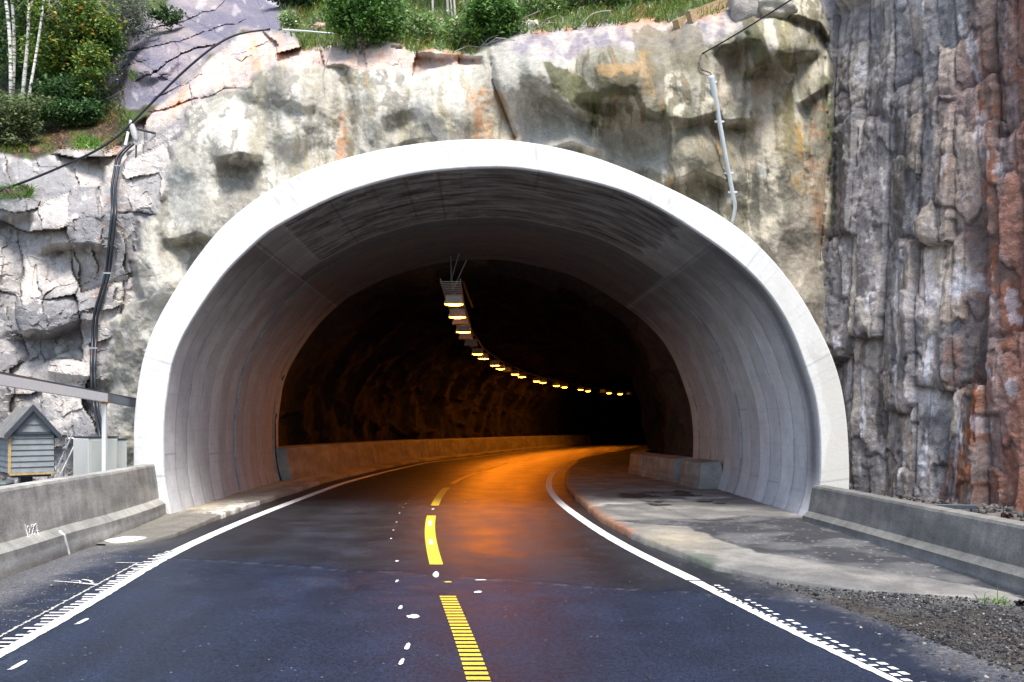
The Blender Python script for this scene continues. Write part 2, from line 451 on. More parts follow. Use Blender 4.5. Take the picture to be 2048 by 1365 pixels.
# ground: one sheet to the horizon
gx = np.r_[np.linspace(-400, -14, 30), np.linspace(-13, 13, 131), np.linspace(14, 400, 30)]
gy = np.r_[np.linspace(-400, -12, 30), np.linspace(-11, 30, 206), np.linspace(32, 120, 45), np.linspace(130, 500, 20)]
X, Y = np.meshgrid(gx, gy)
Z = gz(Y) - .035 + .0 * X
beh = sstep(4.7, 5.6, X) * sstep(6, 10, Y) * (Y < 20); Z = Z + beh * (.10 + .2 * sstep(12, 15, Y) + .05 * fbm(X * 2, Y * 2, 1, 3))
behl = sstep(5.6, 6.2, -X) * (Y < 20) * (Y > 0); Z = Z + behl * (-.05 + .06 * fbm(X * 2, Y * 2, 1, 3))
Z = Z - .25 * (np.abs(X) > 60)
c = mix(np.broadcast_to(lin(92, 92, 92), X.shape + (3,)), lin(74, 70, 66), sstep(-.2, .5, fbm(X * .8, Y * .8, 2, 4)))
c = mix(c, lin(100, 90, 82), sstep(3.1, 3.8, X) * sstep(7.6, 6.6, Y) * sstep(-.3, .4, fbm(X * 1.4, Y * 1.4, 7, 3)))
far = sstep(14, 30, np.hypot(X, np.minimum(Y, 0)))
c = mix(c, lin(84, 92, 58), far * sstep(-.2, .3, fbm(X * .1, Y * .1, 3, 3)))
h, w = X.shape; i = np.arange(h * w).reshape(h, w)[:-1, :-1].ravel()
tag(mesh_obj('ground', np.stack([X, Y, Z], -1).reshape(-1, 3), np.stack([i, i + 1, i + w + 1, i + w], 1), M['gravel'], None, c.reshape(-1, 3), True), kind='structure')
# ------------------------------------------------------------------ portal: front ring and concrete lining
SK = -.06
def front(px, py):                                # pixel on the portal's front plane
    Yp = 13.5 / (1 - SK * (px - CX) / F)
    return np.array([(px - CX) * Yp / F, CZ + (HY - py) * Yp / F])
inner = smooth_line(cat_rom([front(*p) for p in [(352,1062),(343,1030),(333,985),(328,945),(327,851),(335,780),(347,716),(378,650),(444,553),(497,499),(545,458),(669,394),(793,355),(890,340),(1000,335),(1086,344),(1261,388),(1416,478),(1513,557),(1575,643),(1612,736),(1632,800),(1641,880),(1640,965),(1628,1020),(1600,1075)]], 241), 6)
outer = smooth_line(cat_rom([front(*p) for p in [(273,1075),(267,960),(267,850),(274,780),(290,700),(320,630),(372,545),(440,457),(520,392),(600,347),(720,308),(850,285),(970,278),(1080,288),(1200,318),(1330,372),(1440,430),(1520,493),(1590,575),(1640,660),(1675,740),(1693,830),(1699,920),(1699,990),(1693,1085)]], 241), 6)
def yfront(x): return 13.5 + SK * x
AX = np.array([-.038, 1.0])
LEN = 7.9
portal = empty('tunnel_portal', (0, 13.5, 0))
tag(portal, 'concrete tunnel mouth with a broad white painted arch ring set into the rock', 'tunnel portal')
OP = np.array([0, 13.5, 0])
def prof3(P, s, off=0.0):
    return np.stack([P[:, 0] + AX[0] * s, yfront(P[:, 0]) + AX[1] * s + off, P[:, 1]], 1)
def strip(rows):
    n = len(rows[0]); V = np.vstack(rows); m = len(rows)
    i = (np.arange(m - 1)[:, None] * n + np.arange(n - 1)[None]).ravel()
    return V, np.stack([i, i + 1, i + n + 1, i + n], 1)
def lerp(a, b, t): return a + (b - a) * t
# front ring: bevelled inner lip, broad face, outer skin going back into the rock
dense = lambda P, n: cat_rom(P[::6], n)
inn, out_ = dense(inner, 700), dense(outer, 700)
rows = [prof3(inn, .06), prof3(lerp(inn, out_, .012), .012)] + [prof3(lerp(inn, out_, t), 0.0) for t in np.linspace(.03, .975, 28)] + [prof3(lerp(inn, out_, .992), .012), prof3(out_, .05)] + [prof3(out_, s) for s in (.3, .8, 1.6, 3.2)]
V, Q = strip(rows)
arc = np.tile(np.linspace(0, 1, 700), len(rows)); rad = np.repeat(np.r_[0, .012, np.linspace(.03, .975, 28), .992, 1, 1, 1, 1, 1], 700)
c = np.tile(np.array([.76, .76, .755]), (len(V), 1)) * (1 + .10 * fbm(arc * 30, rad * 2, 8, 4) + .08 * fbm(arc * 150, rad * 6, 9, 3))[:, None]
al = arc * 21
low_r = sstep(.845, .86, arc + .012 * fbm(al * 3, rad * 3, 1, 3) + .03 * (1 - rad)) * sstep(.30, .42, rad + .25 * fbm(al * 1.2, rad, 2, 3) + .5 * sstep(.9, .96, arc))
c = mix(c, lin(186, 183, 174), low_r * .95)  # grey-cream wet patch, darkened further to paint in weaker light at lower right
c = mix(c, lin(210, 208, 201), sstep(.70, .80, arc) * .7)
c = mix(c, lin(190, 188, 184), .5 * (fbm(al * 9, rad * 1.2, 3, 3) > .62) * sstep(.2, .5, fbm(al * 1.1, 0, 4, 2)))
c = mix(c, lin(170, 165, 160), .5 * sstep(.975, 1.0, rad) )
board = .5 + .5 * np.sin(al * 2 * PI / .17); c = c * (1 - .07 * (board > .95) * (h01(np.floor(al / .17).astype(np.int64), np.zeros(len(al), np.int64)) > .5))[:, None]
jn = np.abs((al % 2.1) - 1.05); c = c * (1 - .28 * np.exp(-(jn / .012) ** 2))[:, None]
runm = sstep(.3, .6, fbm(al * 14, rad * .8, 15, 3)) * sstep(-.1, .3, fbm(al * .8, 0, 16, 2)); c = mix(c, lin(176, 174, 168), .45 * runm)
c = mix(c, lin(140, 136, 128), .6 * sstep(.03, 0, np.minimum(arc, 1 - arc) + .01 * fbm(al * 3, rad * 3, 17, 3)))
mesh_obj('arch_ring', V - OP, Q, M['white_paint'], portal, c, True)
# lining: bands of cast concrete with small steps between them
bands = np.r_[0.06, .55, 1.15, 1.75, 2.3, 2.85, 3.4, 4.05, 4.6, 5.2, 5.75, 6.3, 6.9, 7.4, LEN]
NA = 640
inn = dense(inner, NA)
d = np.gradient(inn, axis=0); nrm = np.stack([-d[:, 1], d[:, 0]], 1); nrm /= np.linalg.norm(nrm, axis=1)[:, None]
if (nrm[NA // 2, 1]) < 0: nrm = -nrm               # outwards
arcm = np.r_[0, np.cumsum(np.linalg.norm(np.diff(inn, axis=0), axis=1))]
srow = []; offs = []
brng = np.random.default_rng(5)
for k in range(len(bands) - 1):
    a, b2 = bands[k], bands[k + 1]; o = brng.uniform(-.014, .014)
    if k == 6: o = .022
    if k >= 12: o = .03 if k == 12 else .0
    if k == 0: o = 0
    ss = np.r_[a + .004, a + .02, np.arange(a + .06, b2 - .03, .045), b2 - .02, b2 - .004]
    for j, s_ in enumerate(ss):
        e = .012 if j in (0, len(ss) - 1) and k > 0 else 0
        srow.append(s_); offs.append(o + e)
srow = np.array(srow); offs = np.array(offs)
rows = [prof3(inn + nrm * o, s_) for s_, o in zip(srow, offs)]
V, Q = strip(rows)
S = np.repeat(srow, NA); A = np.tile(arcm, len(srow)); AN = A / arcm[-1]
bi = np.searchsorted(bands, S) - 1
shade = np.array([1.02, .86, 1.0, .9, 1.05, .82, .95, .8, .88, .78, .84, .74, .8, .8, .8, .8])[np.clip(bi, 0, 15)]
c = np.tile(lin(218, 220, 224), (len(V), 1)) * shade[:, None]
c = c * (1 + .10 * fbm(A * .9, S * 3, 1, 4) + .07 * fbm(A * 7, S * 22, 4, 3))[:, None]
c = mix(c, lin(196, 190, 178), .55 * sstep(3, 6.5, S) * sstep(.14, .04, np.minimum(AN, 1 - AN)))
# board joints and edges of bands
ed = np.min(np.abs(S[:, None] - bands[None, 1:-1]), axis=1)
c = c * (1 - .55 * np.exp(-(ed / .020) ** 2))[:, None]
run = np.exp(-(ed / .02) ** 2) * (fbm(A * 2.5, bi * 3.1, 2, 3) > .1)
c = mix(c, lin(226, 226, 224), .3 * run)
jt = np.abs(((A + bi * 1.27) % 2.5) - 1.25); c = c * (1 - .3 * np.exp(-(jt / .012) ** 2) * (h01(bi, bi * 3 + (A / 2.5).astype(int)) > .45))[:, None]
gr = np.abs((A % .125) - .0625); c = c * (1 - .07 * np.exp(-((.0625 - gr) / .006) ** 2))[:, None]
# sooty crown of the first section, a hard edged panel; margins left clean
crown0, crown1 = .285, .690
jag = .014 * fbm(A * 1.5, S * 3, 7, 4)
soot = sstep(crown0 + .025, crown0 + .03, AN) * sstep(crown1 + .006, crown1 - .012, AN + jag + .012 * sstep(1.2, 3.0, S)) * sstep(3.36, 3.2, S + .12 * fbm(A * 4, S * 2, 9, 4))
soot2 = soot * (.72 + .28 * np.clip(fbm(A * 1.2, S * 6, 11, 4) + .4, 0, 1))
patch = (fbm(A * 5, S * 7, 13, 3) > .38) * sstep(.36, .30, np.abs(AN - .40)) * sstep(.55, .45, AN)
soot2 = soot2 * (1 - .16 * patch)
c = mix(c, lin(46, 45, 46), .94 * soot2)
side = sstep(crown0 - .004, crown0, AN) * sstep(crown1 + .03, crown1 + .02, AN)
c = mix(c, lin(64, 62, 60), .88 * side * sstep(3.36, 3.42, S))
c = mix(c, lin(84, 85, 88), .9 * sstep(.13, .30, AN + .02 * fbm(A * 1.5, S * 2, 21, 4)) * sstep(.87, .70, AN + .02 * fbm(A * 1.5, S * 2, 22, 4)) * (1 - side))  # painted shade: lining walls darken gradually from base towards crown
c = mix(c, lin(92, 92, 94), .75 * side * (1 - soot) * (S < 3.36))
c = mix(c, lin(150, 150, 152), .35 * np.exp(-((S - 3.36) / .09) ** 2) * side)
for a0 in (crown0, crown1 + .025):
    c = c * (1 - .45 * np.exp(-((AN - a0) * arcm[-1] / .022) ** 2) * (S < 3.9))[:, None]
for a0, s1 in ((.40, 1.9), (.43, 2.9), (.46, 3.4), (.36, 3.4), (.55, 1.2)):
    c = c * (1 - .4 * np.exp(-((AN - a0) * arcm[-1] / .018) ** 2) * (S < s1))[:, None]
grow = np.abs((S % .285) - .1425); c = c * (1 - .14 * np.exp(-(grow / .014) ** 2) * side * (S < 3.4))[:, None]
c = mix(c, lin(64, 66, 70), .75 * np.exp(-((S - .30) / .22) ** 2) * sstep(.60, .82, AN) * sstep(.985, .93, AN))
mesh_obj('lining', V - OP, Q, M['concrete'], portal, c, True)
# back end of the lining
rows = [prof3(inn, LEN), prof3(inn + nrm * .06, LEN + .01), prof3(inn + nrm * 1.6, LEN + .012)]
V, Q = strip(rows); mesh_obj('end_face', V - OP, Q, M['concrete'], portal, np.tile(lin(120, 118, 114), (len(V), 1)), False)

# ------------------------------------------------------------------ rock tunnel beyond
ty = np.r_[np.arange(21.2, 40, .16), np.arange(40, 112, .4)]
cx0 = .5 * (fL(ty) + fR(ty)) + 1.05
dcx = np.gradient(cx0, ty)
nt_ = 260; th = np.linspace(0, 1, nt_)
cp = dense(inner, nt_); hx = (cp[:, 0] - cp[:, 0].mean()); hz_ = cp[:, 1]
V = []
for yy, cc, dd in zip(ty, cx0, dcx):
    L = math.hypot(1, dd); r = np.array([1 / L, -dd / L])
    sc_ = np.where(hx < 0, 1.02 + .13 * float(sstep(21.2, 23, yy)), 1.02 - .09 * float(sstep(21.2, 23.5, yy)))
    P = np.stack([cc + r[0] * hx * sc_, yy + r[1] * hx * sc_, hz_ * 1.03 + float(gz(yy))], 1)
    V.append(P)
V = np.array(V); c0 = np.stack([cx0, ty, 1.8 + gz(ty)], 1)[:, None]
D = V - c0; L = np.linalg.norm(D, axis=2, keepdims=True); D = D / L
Bn, Bc, Br = blocks((np.repeat(ty[:, None], nt_, 1) * .55), np.repeat((th * 24)[None], len(ty), 0) * .5, 3)
nn = .30 * fbm(V[..., 0] * .45, V[..., 1] * .45, V[..., 2] * .45, 4) + .16 * Bn - .1 * (1 - Bc) + .15
nn = nn * sstep(21.2, 22.2, V[..., 1])
V = V + D * nn[..., None]
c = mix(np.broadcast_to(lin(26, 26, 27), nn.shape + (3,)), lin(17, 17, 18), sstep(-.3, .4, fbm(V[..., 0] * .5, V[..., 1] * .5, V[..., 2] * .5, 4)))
c = mix(c, lin(92, 88, 84), .6 * sstep(27, 21.5, V[..., 1]))  # daylight painted into the colour: rock paler towards the mouth
h, w = nn.shape; i = np.arange(h * w).reshape(h, w)[:-1, :-1].ravel()
cap = c0[-1, 0] + np.array([0, 0, -2.6]); V[-1] = cap + (V[-1] - cap) * .02; V[-2] = cap + (V[-2] - cap) * .5; V[-3] = cap + (V[-3] - cap) * .85
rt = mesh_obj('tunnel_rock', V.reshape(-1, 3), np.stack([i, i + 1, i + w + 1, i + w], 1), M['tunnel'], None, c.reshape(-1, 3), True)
tag(rt, kind='structure')

# ------------------------------------------------------------------ cliff over the portal: a relief in depth
us = np.r_[np.arange(-1500, -60, 18.0), np.arange(-60, 1722, 2.5)]
vs = np.r_[np.arange(-1000, -40, 16.0), np.arange(-40, 1078, 2.5)]
U, Vv = np.meshgrid(us, vs)
ctrl = np.array([(-1500,1040,14.0),(-700,1040,14.3),(-200,1040,14.6),(0,1040,14.9),(200,1040,15.0),(270,1000,15.0),
(-700,650,15.2),(0,700,15.6),(200,700,15.3),(0,450,16.1),(150,480,15.9),(220,310,16.4),(0,330,16.8),(100,320,16.7),(-500,330,17),
(230,260,17.0),(0,250,18.0),(120,245,18.2),(0,150,21.5),(120,120,21.5),(190,200,19.5),(0,0,26),(120,0,26),(-500,200,22),(-500,0,28),
(260,200,17.6),(300,150,18.3),(400,80,19.8),(240,100,20.0),(300,40,22.5),(450,0,23.5),(520,60,18.6),(540,20,22),(545,75,17.0),
(330,300,15.5),(400,400,14.9),(300,600,14.7),(255,800,14.6),(420,250,15.6),(480,150,16.3),(500,350,14.8),(600,300,14.7),(700,250,14.8),(800,250,14.7),(1000,250,14.6),(1100,300,14.55),(1300,350,14.6),
(600,120,15.8),(700,110,15.7),(780,100,15.6),(900,120,15.6),(1000,70,15.5),(1200,60,15.4),(1400,45,15.4),(1500,10,15.6),(1600,0,15.8),
(700,0,17.2),(900,0,17.2),(1100,0,16.8),(1300,0,16.5),
(1450,250,15.0),(1550,200,15.1),(1600,400,15.2),(1550,550,14.9),(1640,600,15.5),(1640,300,15.6),(1640,850,15.6),(1715,1000,17.6),(1715,600,17.6),(1715,300,17.6),(1715,60,17.6),
(0,-400,42),(700,-400,32),(1500,-400,28),(-1500,-400,42),(-1500,300,18),(-1500,0,30),(-1500,-1000,70),(0,-1000,70),(900,-1000,60),(1700,-1000,55),(970,600,14.7),(970,900,14.8)], float)
def tps(c, U, V):
    p = c[:, :2] / 500.0; n = len(p)
    def k(r): return r                             # linear kernel: no overshoot
    K = k(np.hypot(p[:, None, 0] - p[None, :, 0], p[:, None, 1] - p[None, :, 1])) + 1e-4 * np.eye(n)
    P = np.c_[np.ones(n), p]
    Am = np.block([[K, P], [P.T, np.zeros((3, 3))]]); sol = np.linalg.solve(Am, np.r_[c[:, 2], 0, 0, 0])
    out = sol[n] + sol[n + 1] * U / 500 + sol[n + 2] * V / 500
    for i in range(n): out = out + sol[i] * k(np.hypot(U / 500 - p[i, 0], V / 500 - p[i, 1]))
    return out
# macro depth on a coarse lattice, then bilinear
ug = np.unique(np.r_[us[::6], us[-1]]); vg = np.unique(np.r_[vs[::6], vs[-1]])
G = tps(ctrl, *np.meshgrid(ug, vg))
for _ in range(6):
    G[1:-1, 1:-1] = .5 * G[1:-1, 1:-1] + .125 * (G[:-2, 1:-1] + G[2:, 1:-1] + G[1:-1, :-2] + G[1:-1, 2:])
iu = np.clip(np.searchsorted(ug, us) - 1, 0, len(ug) - 2); fu = (us - ug[iu]) / (ug[iu + 1] - ug[iu])
iv = np.clip(np.searchsorted(vg, vs) - 1, 0, len(vg) - 2); fv = ((vs - vg[iv]) / (vg[iv + 1] - vg[iv]))[:, None]
D0 = (G[iv][:, iu] * (1 - fu) + G[iv][:, iu + 1] * fu) * (1 - fv) + (G[iv + 1][:, iu] * (1 - fu) + G[iv + 1][:, iu + 1] * fu) * fv
# lip of the cliff: above it the ground runs back
lip = np.array([(-1500,300),(-300,318),(0,314),(60,326),(130,303),(180,300),(215,304),(245,292),(262,262),(300,232),(345,190),(420,120),(480,75),(540,58),(560,58),(590,75),(605,100),(650,97),(690,96),(740,90),(775,79),(800,90),(830,108),(880,100),(920,113),(950,108),(975,75),(1010,62),(1060,66),(1100,62),(1180,55),(1290,42),(1340,45),(1400,35),(1480,12),(1530,-10),(1722,-30)], float)
vl = np.interp(us, lip[:, 0], lip[:, 1])[None]
wob = 5 * fbm(U * .02, 0 * U, 3, 3)
ab = np.maximum(0, vl - Vv + wob)
gain = np.interp(us, [-1500, 0, 240, 300, 480, 560, 1500, 1722], [.02, .024, .018, .004, .006, .045, .045, .03])[None]
D0 = D0 + gain * np.minimum(ab, 130)
XN, ZN = (U - CX) * 15.0 / F, CZ + (HY - Vv) * 15.0 / F      # metres on the nominal face
XN = np.broadcast_to(XN, U.shape)
top = sstep(0, 10, ab)
# --- zones
P_nat = [(-1600,1100),(-1600,300),(215,305),(262,245),(420,120),(470,60),(560,40),(600,92),(640,105),(800,95),(830,112),(960,115),(962,128),(900,135),(830,150),(760,132),(690,138),(640,135),(590,140),(545,120),(520,150),(500,170),(430,185),(380,215),(372,250),(345,300),(330,390),(290,450),(262,520),(285,600),(232,650),(205,790),(210,900),(230,1100)]
w1 = 14 * fbm(XN * 1.4, ZN * 1.4, 1, 4)
m_nat = pmask(U + w1, Vv + .7 * w1, P_nat, 7)
m_slab = pmask(U + w1, Vv + w1, [(205,175),(212,80),(260,40),(330,30),(400,-130),(640,-150),(560,60),(480,66),(420,110),(340,185),(280,215),(225,210)], 6)
m_right = sstep(930, 1060, U + 1.5 * w1)
m_rtop = pmask(U, Vv + w1, [(975,70),(1010,50),(1480,-10),(1490,60),(1330,110),(1180,95),(1130,125),(1060,110),(990,95)], 6)
m_shot = (1 - m_nat) * (1 - m_slab) * (1 - top)
# --- relief
b1, k1, r1 = bricks(XN * .85 + .12 * ZN, ZN * .8 - .12 * XN, 1, 1.0, .4)
b2, k2, r2 = bricks(XN * 1.9 + .3 * ZN, ZN * 1.8 - .5 * XN, 2, 1.1, .4)
b3, k3, r3 = blocks(XN * 6 + ZN * 1.5, ZN * 8 - XN * 2, 3, 1.2)
nat = .50 * b1 + .11 * b2 + .022 * b3 + .03 * (1 - k1) + .03 * fbm(XN * 1.5, ZN * 1.5, 9, 5)
slab_t = XN * .35 + ZN * 1.0
sb, sk_, sr_ = blocks(XN * .45 + .15 * fbm(XN, ZN, 2, 3), slab_t * .9, 8)
slab = .35 * sb + .10 * (1 - sk_) + .10 * fbm(XN * .8, slab_t * 2, 4, 5) + .07 * b2 + .03 * b3
BUL = np.zeros_like(U)
for bu, bv, ru, rv, hh in [(1040,135,75,60,.42),(1105,255,80,45,-.22),(1170,165,40,50,-.10),(1240,140,70,55,.45),(1265,285,75,48,-.34),(1400,150,62,100,.36),(1395,285,58,50,.24),(1468,165,24,68,-.34),(1560,80,66,46,.46),(1565,250,60,110,.16),(1645,250,24,130,.22),(415,325,85,105,.42),(500,430,60,55,.25),(585,235,40,85,.22),(690,235,16,100,-.2),(762,205,42,90,.24),(885,205,75,85,.36),(300,560,55,55,.34),(285,470,38,55,.28),(1500,430,40,60,-.16),(1600,520,60,160,.12),(640,300,50,50,-.14),(540,160,55,45,.3),(350,420,30,60,-.18),(820,260,40,30,-.2),(260,680,45,80,.22),(1190,330,50,30,.16)]:
    q_ = ((U + 10 * w1 / 14 - bu) / ru) ** 2 + ((Vv + 6 * w1 / 14 - bv) / rv) ** 2
    BUL = BUL - hh * np.exp(-q_ ** 1.5 * .9)
lum = 1.5 * BUL + .20 * fbm(XN * .55, ZN * .55, 21, 3) + .12 * np.abs(fbm(XN * 1.3, ZN * .7, 22, 3)) + .035 * fbm(XN * 4, ZN * 3, 23, 4) + .012 * fbm(XN * 14, ZN * 14, 24, 2)
flute = .10 * np.abs(fbm(XN * 2.0 + .2 * ZN, ZN * .35, 25, 3)) * sstep(480, 560, U) * sstep(1010, 930, U)
shot = lum - flute
soil = .16 * fbm(XN * 1.2, ZN * 2.5, 31, 4)
m_n2 = m_nat * (1 - m_slab)
D = D0 + (1 - top * .0) * (m_n2 * (1 - top) * nat + m_slab * slab + m_shot * shot + top * (1 - m_slab) * soil)
def ledge(pts, h, A, edge=20, fade=34):
    """overhanging nose: the face bulges out down to the line, then cuts back under it"""
    pts = np.array(pts, float)
    u0, u1 = pts[0, 0], pts[-1, 0]
    vl_ = np.interp(us, pts[:, 0], pts[:, 1])[None] + 4 * fbm(U * .03, Vv * .01, 4, 3)
    fade = max(fade, .45 * (u1 - u0)); A = A * 1.5; wgt = (sstep(u0 - fade * .7, u0 + fade * .6, us) * sstep(u1 + fade * .7, u1 - fade * .6, us))[None]
    upm = np.clip(1 - (vl_ - Vv) / A, 0, 1) * (Vv <= vl_)
    dn = np.clip(1 - (Vv - vl_) / edge, 0, 1) * (Vv > vl_)
    below = sstep(vl_ - 1, vl_ + edge, Vv) * np.clip(1 - (Vv - vl_ - edge) / (A * .9), 0, 1)
    return h * wgt * (-(upm * upm * (3 - 2 * upm)) - dn + .55 * below)
MOSS = np.zeros_like(D)
for pts, h, A, mo in [([(440,312),(475,306),(515,312)], .40, 70, 0), ([(345,478),(395,462),(450,492)], .38, 75, 0),
    ([(1060,150),(1110,195),(1165,222),(1205,235)], .38, 110, .8), ([(1180,186),(1240,190),(1300,222),(1345,236)], .50, 95, .75), ([(1375,238),(1440,224)], .30, 80, .9),
    ([(1432,92),(1510,76)], .28, 60, .9), ([(1434,242),(1505,236)], .36, 110, .9), ([(1500,134),(1555,114),(1625,98)], .50, 120, .8), ([(1575,22),(1640,44),(1660,80)], .42, 60, .8),
    ([(1338,366),(1395,336),(1455,362)], .48, 80, .4), ([(1085,296),(1140,284),(1215,300)], .35, 50, .2), ([(790,288),(850,276)], .30, 40, .1),
    ([(90,490),(150,484),(212,490)], .42, 90, 0), ([(30,662),(100,660),(160,640)], .40, 80, 0), ([(215,128),(300,150)], .25, 50, .1), ([(270,160),(330,140),(380,105)], .35, 45, .2), ([(90,742),(210,756)], .2, 60, 0),
    ([(225,252),(275,262)], .25, 40, .1), ([(0,430),(60,425)], .25, 70, 0), ([(1520,470),(1545,505)], .12, 60, 0), ([(1600,205),(1660,165)], .28, 60, .6), ([(560,200),(640,215)], .10, 50, 0)]:
    D = D + ledge(pts, h * 1.15, A)
    if mo:
        p = np.array(pts, float); dd = seg_dist(U, Vv, p)
        MOSS = np.maximum(MOSS, mo * np.exp(-(dd / 26) ** 2))
# vertical creases between sprayed lobes
for pts, s in [([(982,120),(985,160),(1005,210),(1030,275)], .16), ([(1330,232),(1338,345)], .14), ([(1495,70),(1492,240)], .14), ([(1650,120),(1660,330),(1640,520)], .12), ([(630,215),(620,300)], .05), ([(690,140),(715,230),(690,320)], .06), ([(1192,215),(1185,262)], .10)]:
    dd = seg_dist(U, Vv, pts); side_ = U - np.interp(Vv, [p[1] for p in pts], [p[0] for p in pts])
    D = D + s * (np.exp(-(dd / 7) ** 2) - .8 * np.exp(-(dd / 30) ** 2) * (side_ > 0))
for pts, s in [([(205,108),(262,100),(330,88),(420,62),(500,38)], .22), ([(272,165),(300,150),(345,118),(385,98),(440,84)], .30), ([(215,150),(250,132),(300,120)], .16), ([(262,70),(330,52),(430,20),(470,-20)], .2), ([(300,225),(370,205),(450,180),(500,178)], .12), ([(300,205),(345,180),(400,150)], .14), ([(470,115),(482,122),(500,112)], .14), ([(420,30),(400,70),(395,95)], .08)]:
    pw = np.array(pts, float); wv = Vv + 6 * fbm(XN * 2.5, ZN * 2.5, 5, 3)
    dd = seg_dist(U, wv, pts); sd2 = wv - np.interp(U, pw[:, 0], pw[:, 1])
    inr = sstep(pw[0, 0] - 12, pw[0, 0] + 12, U) * sstep(pw[-1, 0] + 12, pw[-1, 0] - 12, U)
    D = D + .62 * s * inr * (.9 * np.exp(-(dd / 4) ** 2) - 1.0 * np.exp(-(dd / 26) ** 2) * (sd2 < 0) + .3 * np.exp(-(dd / 26) ** 2) * (sd2 > 0))
# --- colour (albedo)
n_a = fbm(XN * 1.1, ZN * 1.1, 41, 5); n_b = fbm(XN * 3.2, ZN * 3.2, 42, 5); n_c = fbm(XN * 9, ZN * 9, 43, 4)
XW = XN + .22 * fbm(XN * 1.3, ZN * .8, 47, 3); stk = fbm(XW * 3.0, ZN * .4, 44, 4); stk2 = fbm(XW * 5.5, ZN * .6 + .3 * n_b, 45, 4)
wst = fbm(XW * 1.5 + .5 * n_b + .5 * ZN, ZN * .6 + .35 * n_b, 46, 5)
cn = mix(np.broadcast_to(lin(142, 140, 140), U.shape + (3,)), lin(194, 186, 178), sstep(-.35, .5, .7 * n_a + 1.2 * (r2 - .5)))
cn = mix(cn, lin(124, 122, 124), sstep(.45, .75, r1 + .2 * n_b) * .7)
cn = mix(cn, lin(196, 184, 174), sstep(.1, .7, n_b + .4 * (r2 - .5)) * .3)
cn = mix(cn, lin(208, 204, 198), (sstep(.42, .5, n_b + .45 * n_c)) * .5)
cn = mix(cn, lin(120, 84, 52), .55 * sstep(.35, .7, stk2) * sstep(.2, .6, n_a))
cn = mix(cn, lin(92, 84, 76), .22 * (1 - k2) + .25 * (1 - k1))
pink = pmask(U, Vv + w1, [(250,250),(430,120),(500,55),(600,85),(800,80),(960,100),(960,135),(700,150),(480,180),(380,210),(300,260)], 20)
cn = mix(cn, mix(np.broadcast_to(lin(226, 196, 176), U.shape + (3,)), lin(196, 178, 172), sstep(-.2, .4, n_b)), .75 * pink)
cn = mix(cn, lin(214, 150, 100), .5 * pink * sstep(.25, .6, stk + n_c * .4))
cs = mix(np.broadcast_to(lin(112, 108, 122), U.shape + (3,)), lin(146, 136, 138), sstep(-.3, .5, fbm(XN * .8, slab_t * 2.4, 51, 5)))
cs = mix(cs, lin(112, 108, 120), .7 * (1 - sk_)); cs = mix(cs, lin(196, 190, 188), sstep(.35, .5, n_b) * .4)
csh = mix(np.broadcast_to(lin(186, 182, 171), U.shape + (3,)), lin(166, 161, 148), sstep(-.3, .4, n_a))
csh = mix(csh, lin(138, 134, 124), .85 * sstep(.10, .135, wst))
csh = mix(csh, lin(116, 113, 104), .7 * sstep(.34, .40, wst + .15 * n_c))
csh = mix(csh, lin(190, 180, 142), .28 * sstep(.15, .5, stk) * sstep(-.2, .3, n_a))
mid = sstep(480, 560, U) * sstep(1020, 940, U)
csh = mix(csh, lin(146, 140, 112), .5 * mid * sstep(.12, .3, stk2))
csh = mix(csh, lin(186, 146, 104), .4 * mid * sstep(.46, .75, stk2 + .3 * n_b))
cr = mix(np.broadcast_to(lin(134, 130, 114), U.shape + (3,)), lin(164, 158, 142), sstep(-.2, .35, n_a + .4 * stk))
cr = mix(cr, lin(192, 184, 164), .85 * sstep(.22, .26, stk + .4 * wst))
cr = mix(cr, lin(98, 93, 72), .7 * sstep(.18, .26, stk2 - .2 * wst))
cr = mix(cr, lin(176, 138, 94), .55 * sstep(.42, .7, stk2 + .3 * n_b))
cr = mix(cr, lin(146, 138, 84), .35 * sstep(.3, .6, fbm(XN * 3, ZN * .4, 55, 3)) * sstep(1380, 1500, U))
cr = mix(cr, lin(178, 176, 168), .8 * pmask(U + w1, Vv + w1, [(985,60),(1130,110),(1140,230),(1210,330),(1330,345),(1335,250),(1200,262),(1180,300),(1040,300),(975,160)], 16))
cr = mix(cr, lin(160, 152, 138), .7 * pmask(U + w1, Vv + w1, [(1480,470),(1670,380),(1690,1000),(1600,1000)], 30))
rt_ = mix(np.broadcast_to(lin(176, 168, 166), U.shape + (3,)), lin(134, 128, 140), sstep(-.1, .3, n_b + .3 * n_a))
rt_ = mix(rt_, lin(206, 176, 156), .6 * sstep(.1, .5, n_a))
cr = mix(cr, rt_, .8 * m_rtop)
wq = 5 * n_b + 2.5 * n_c
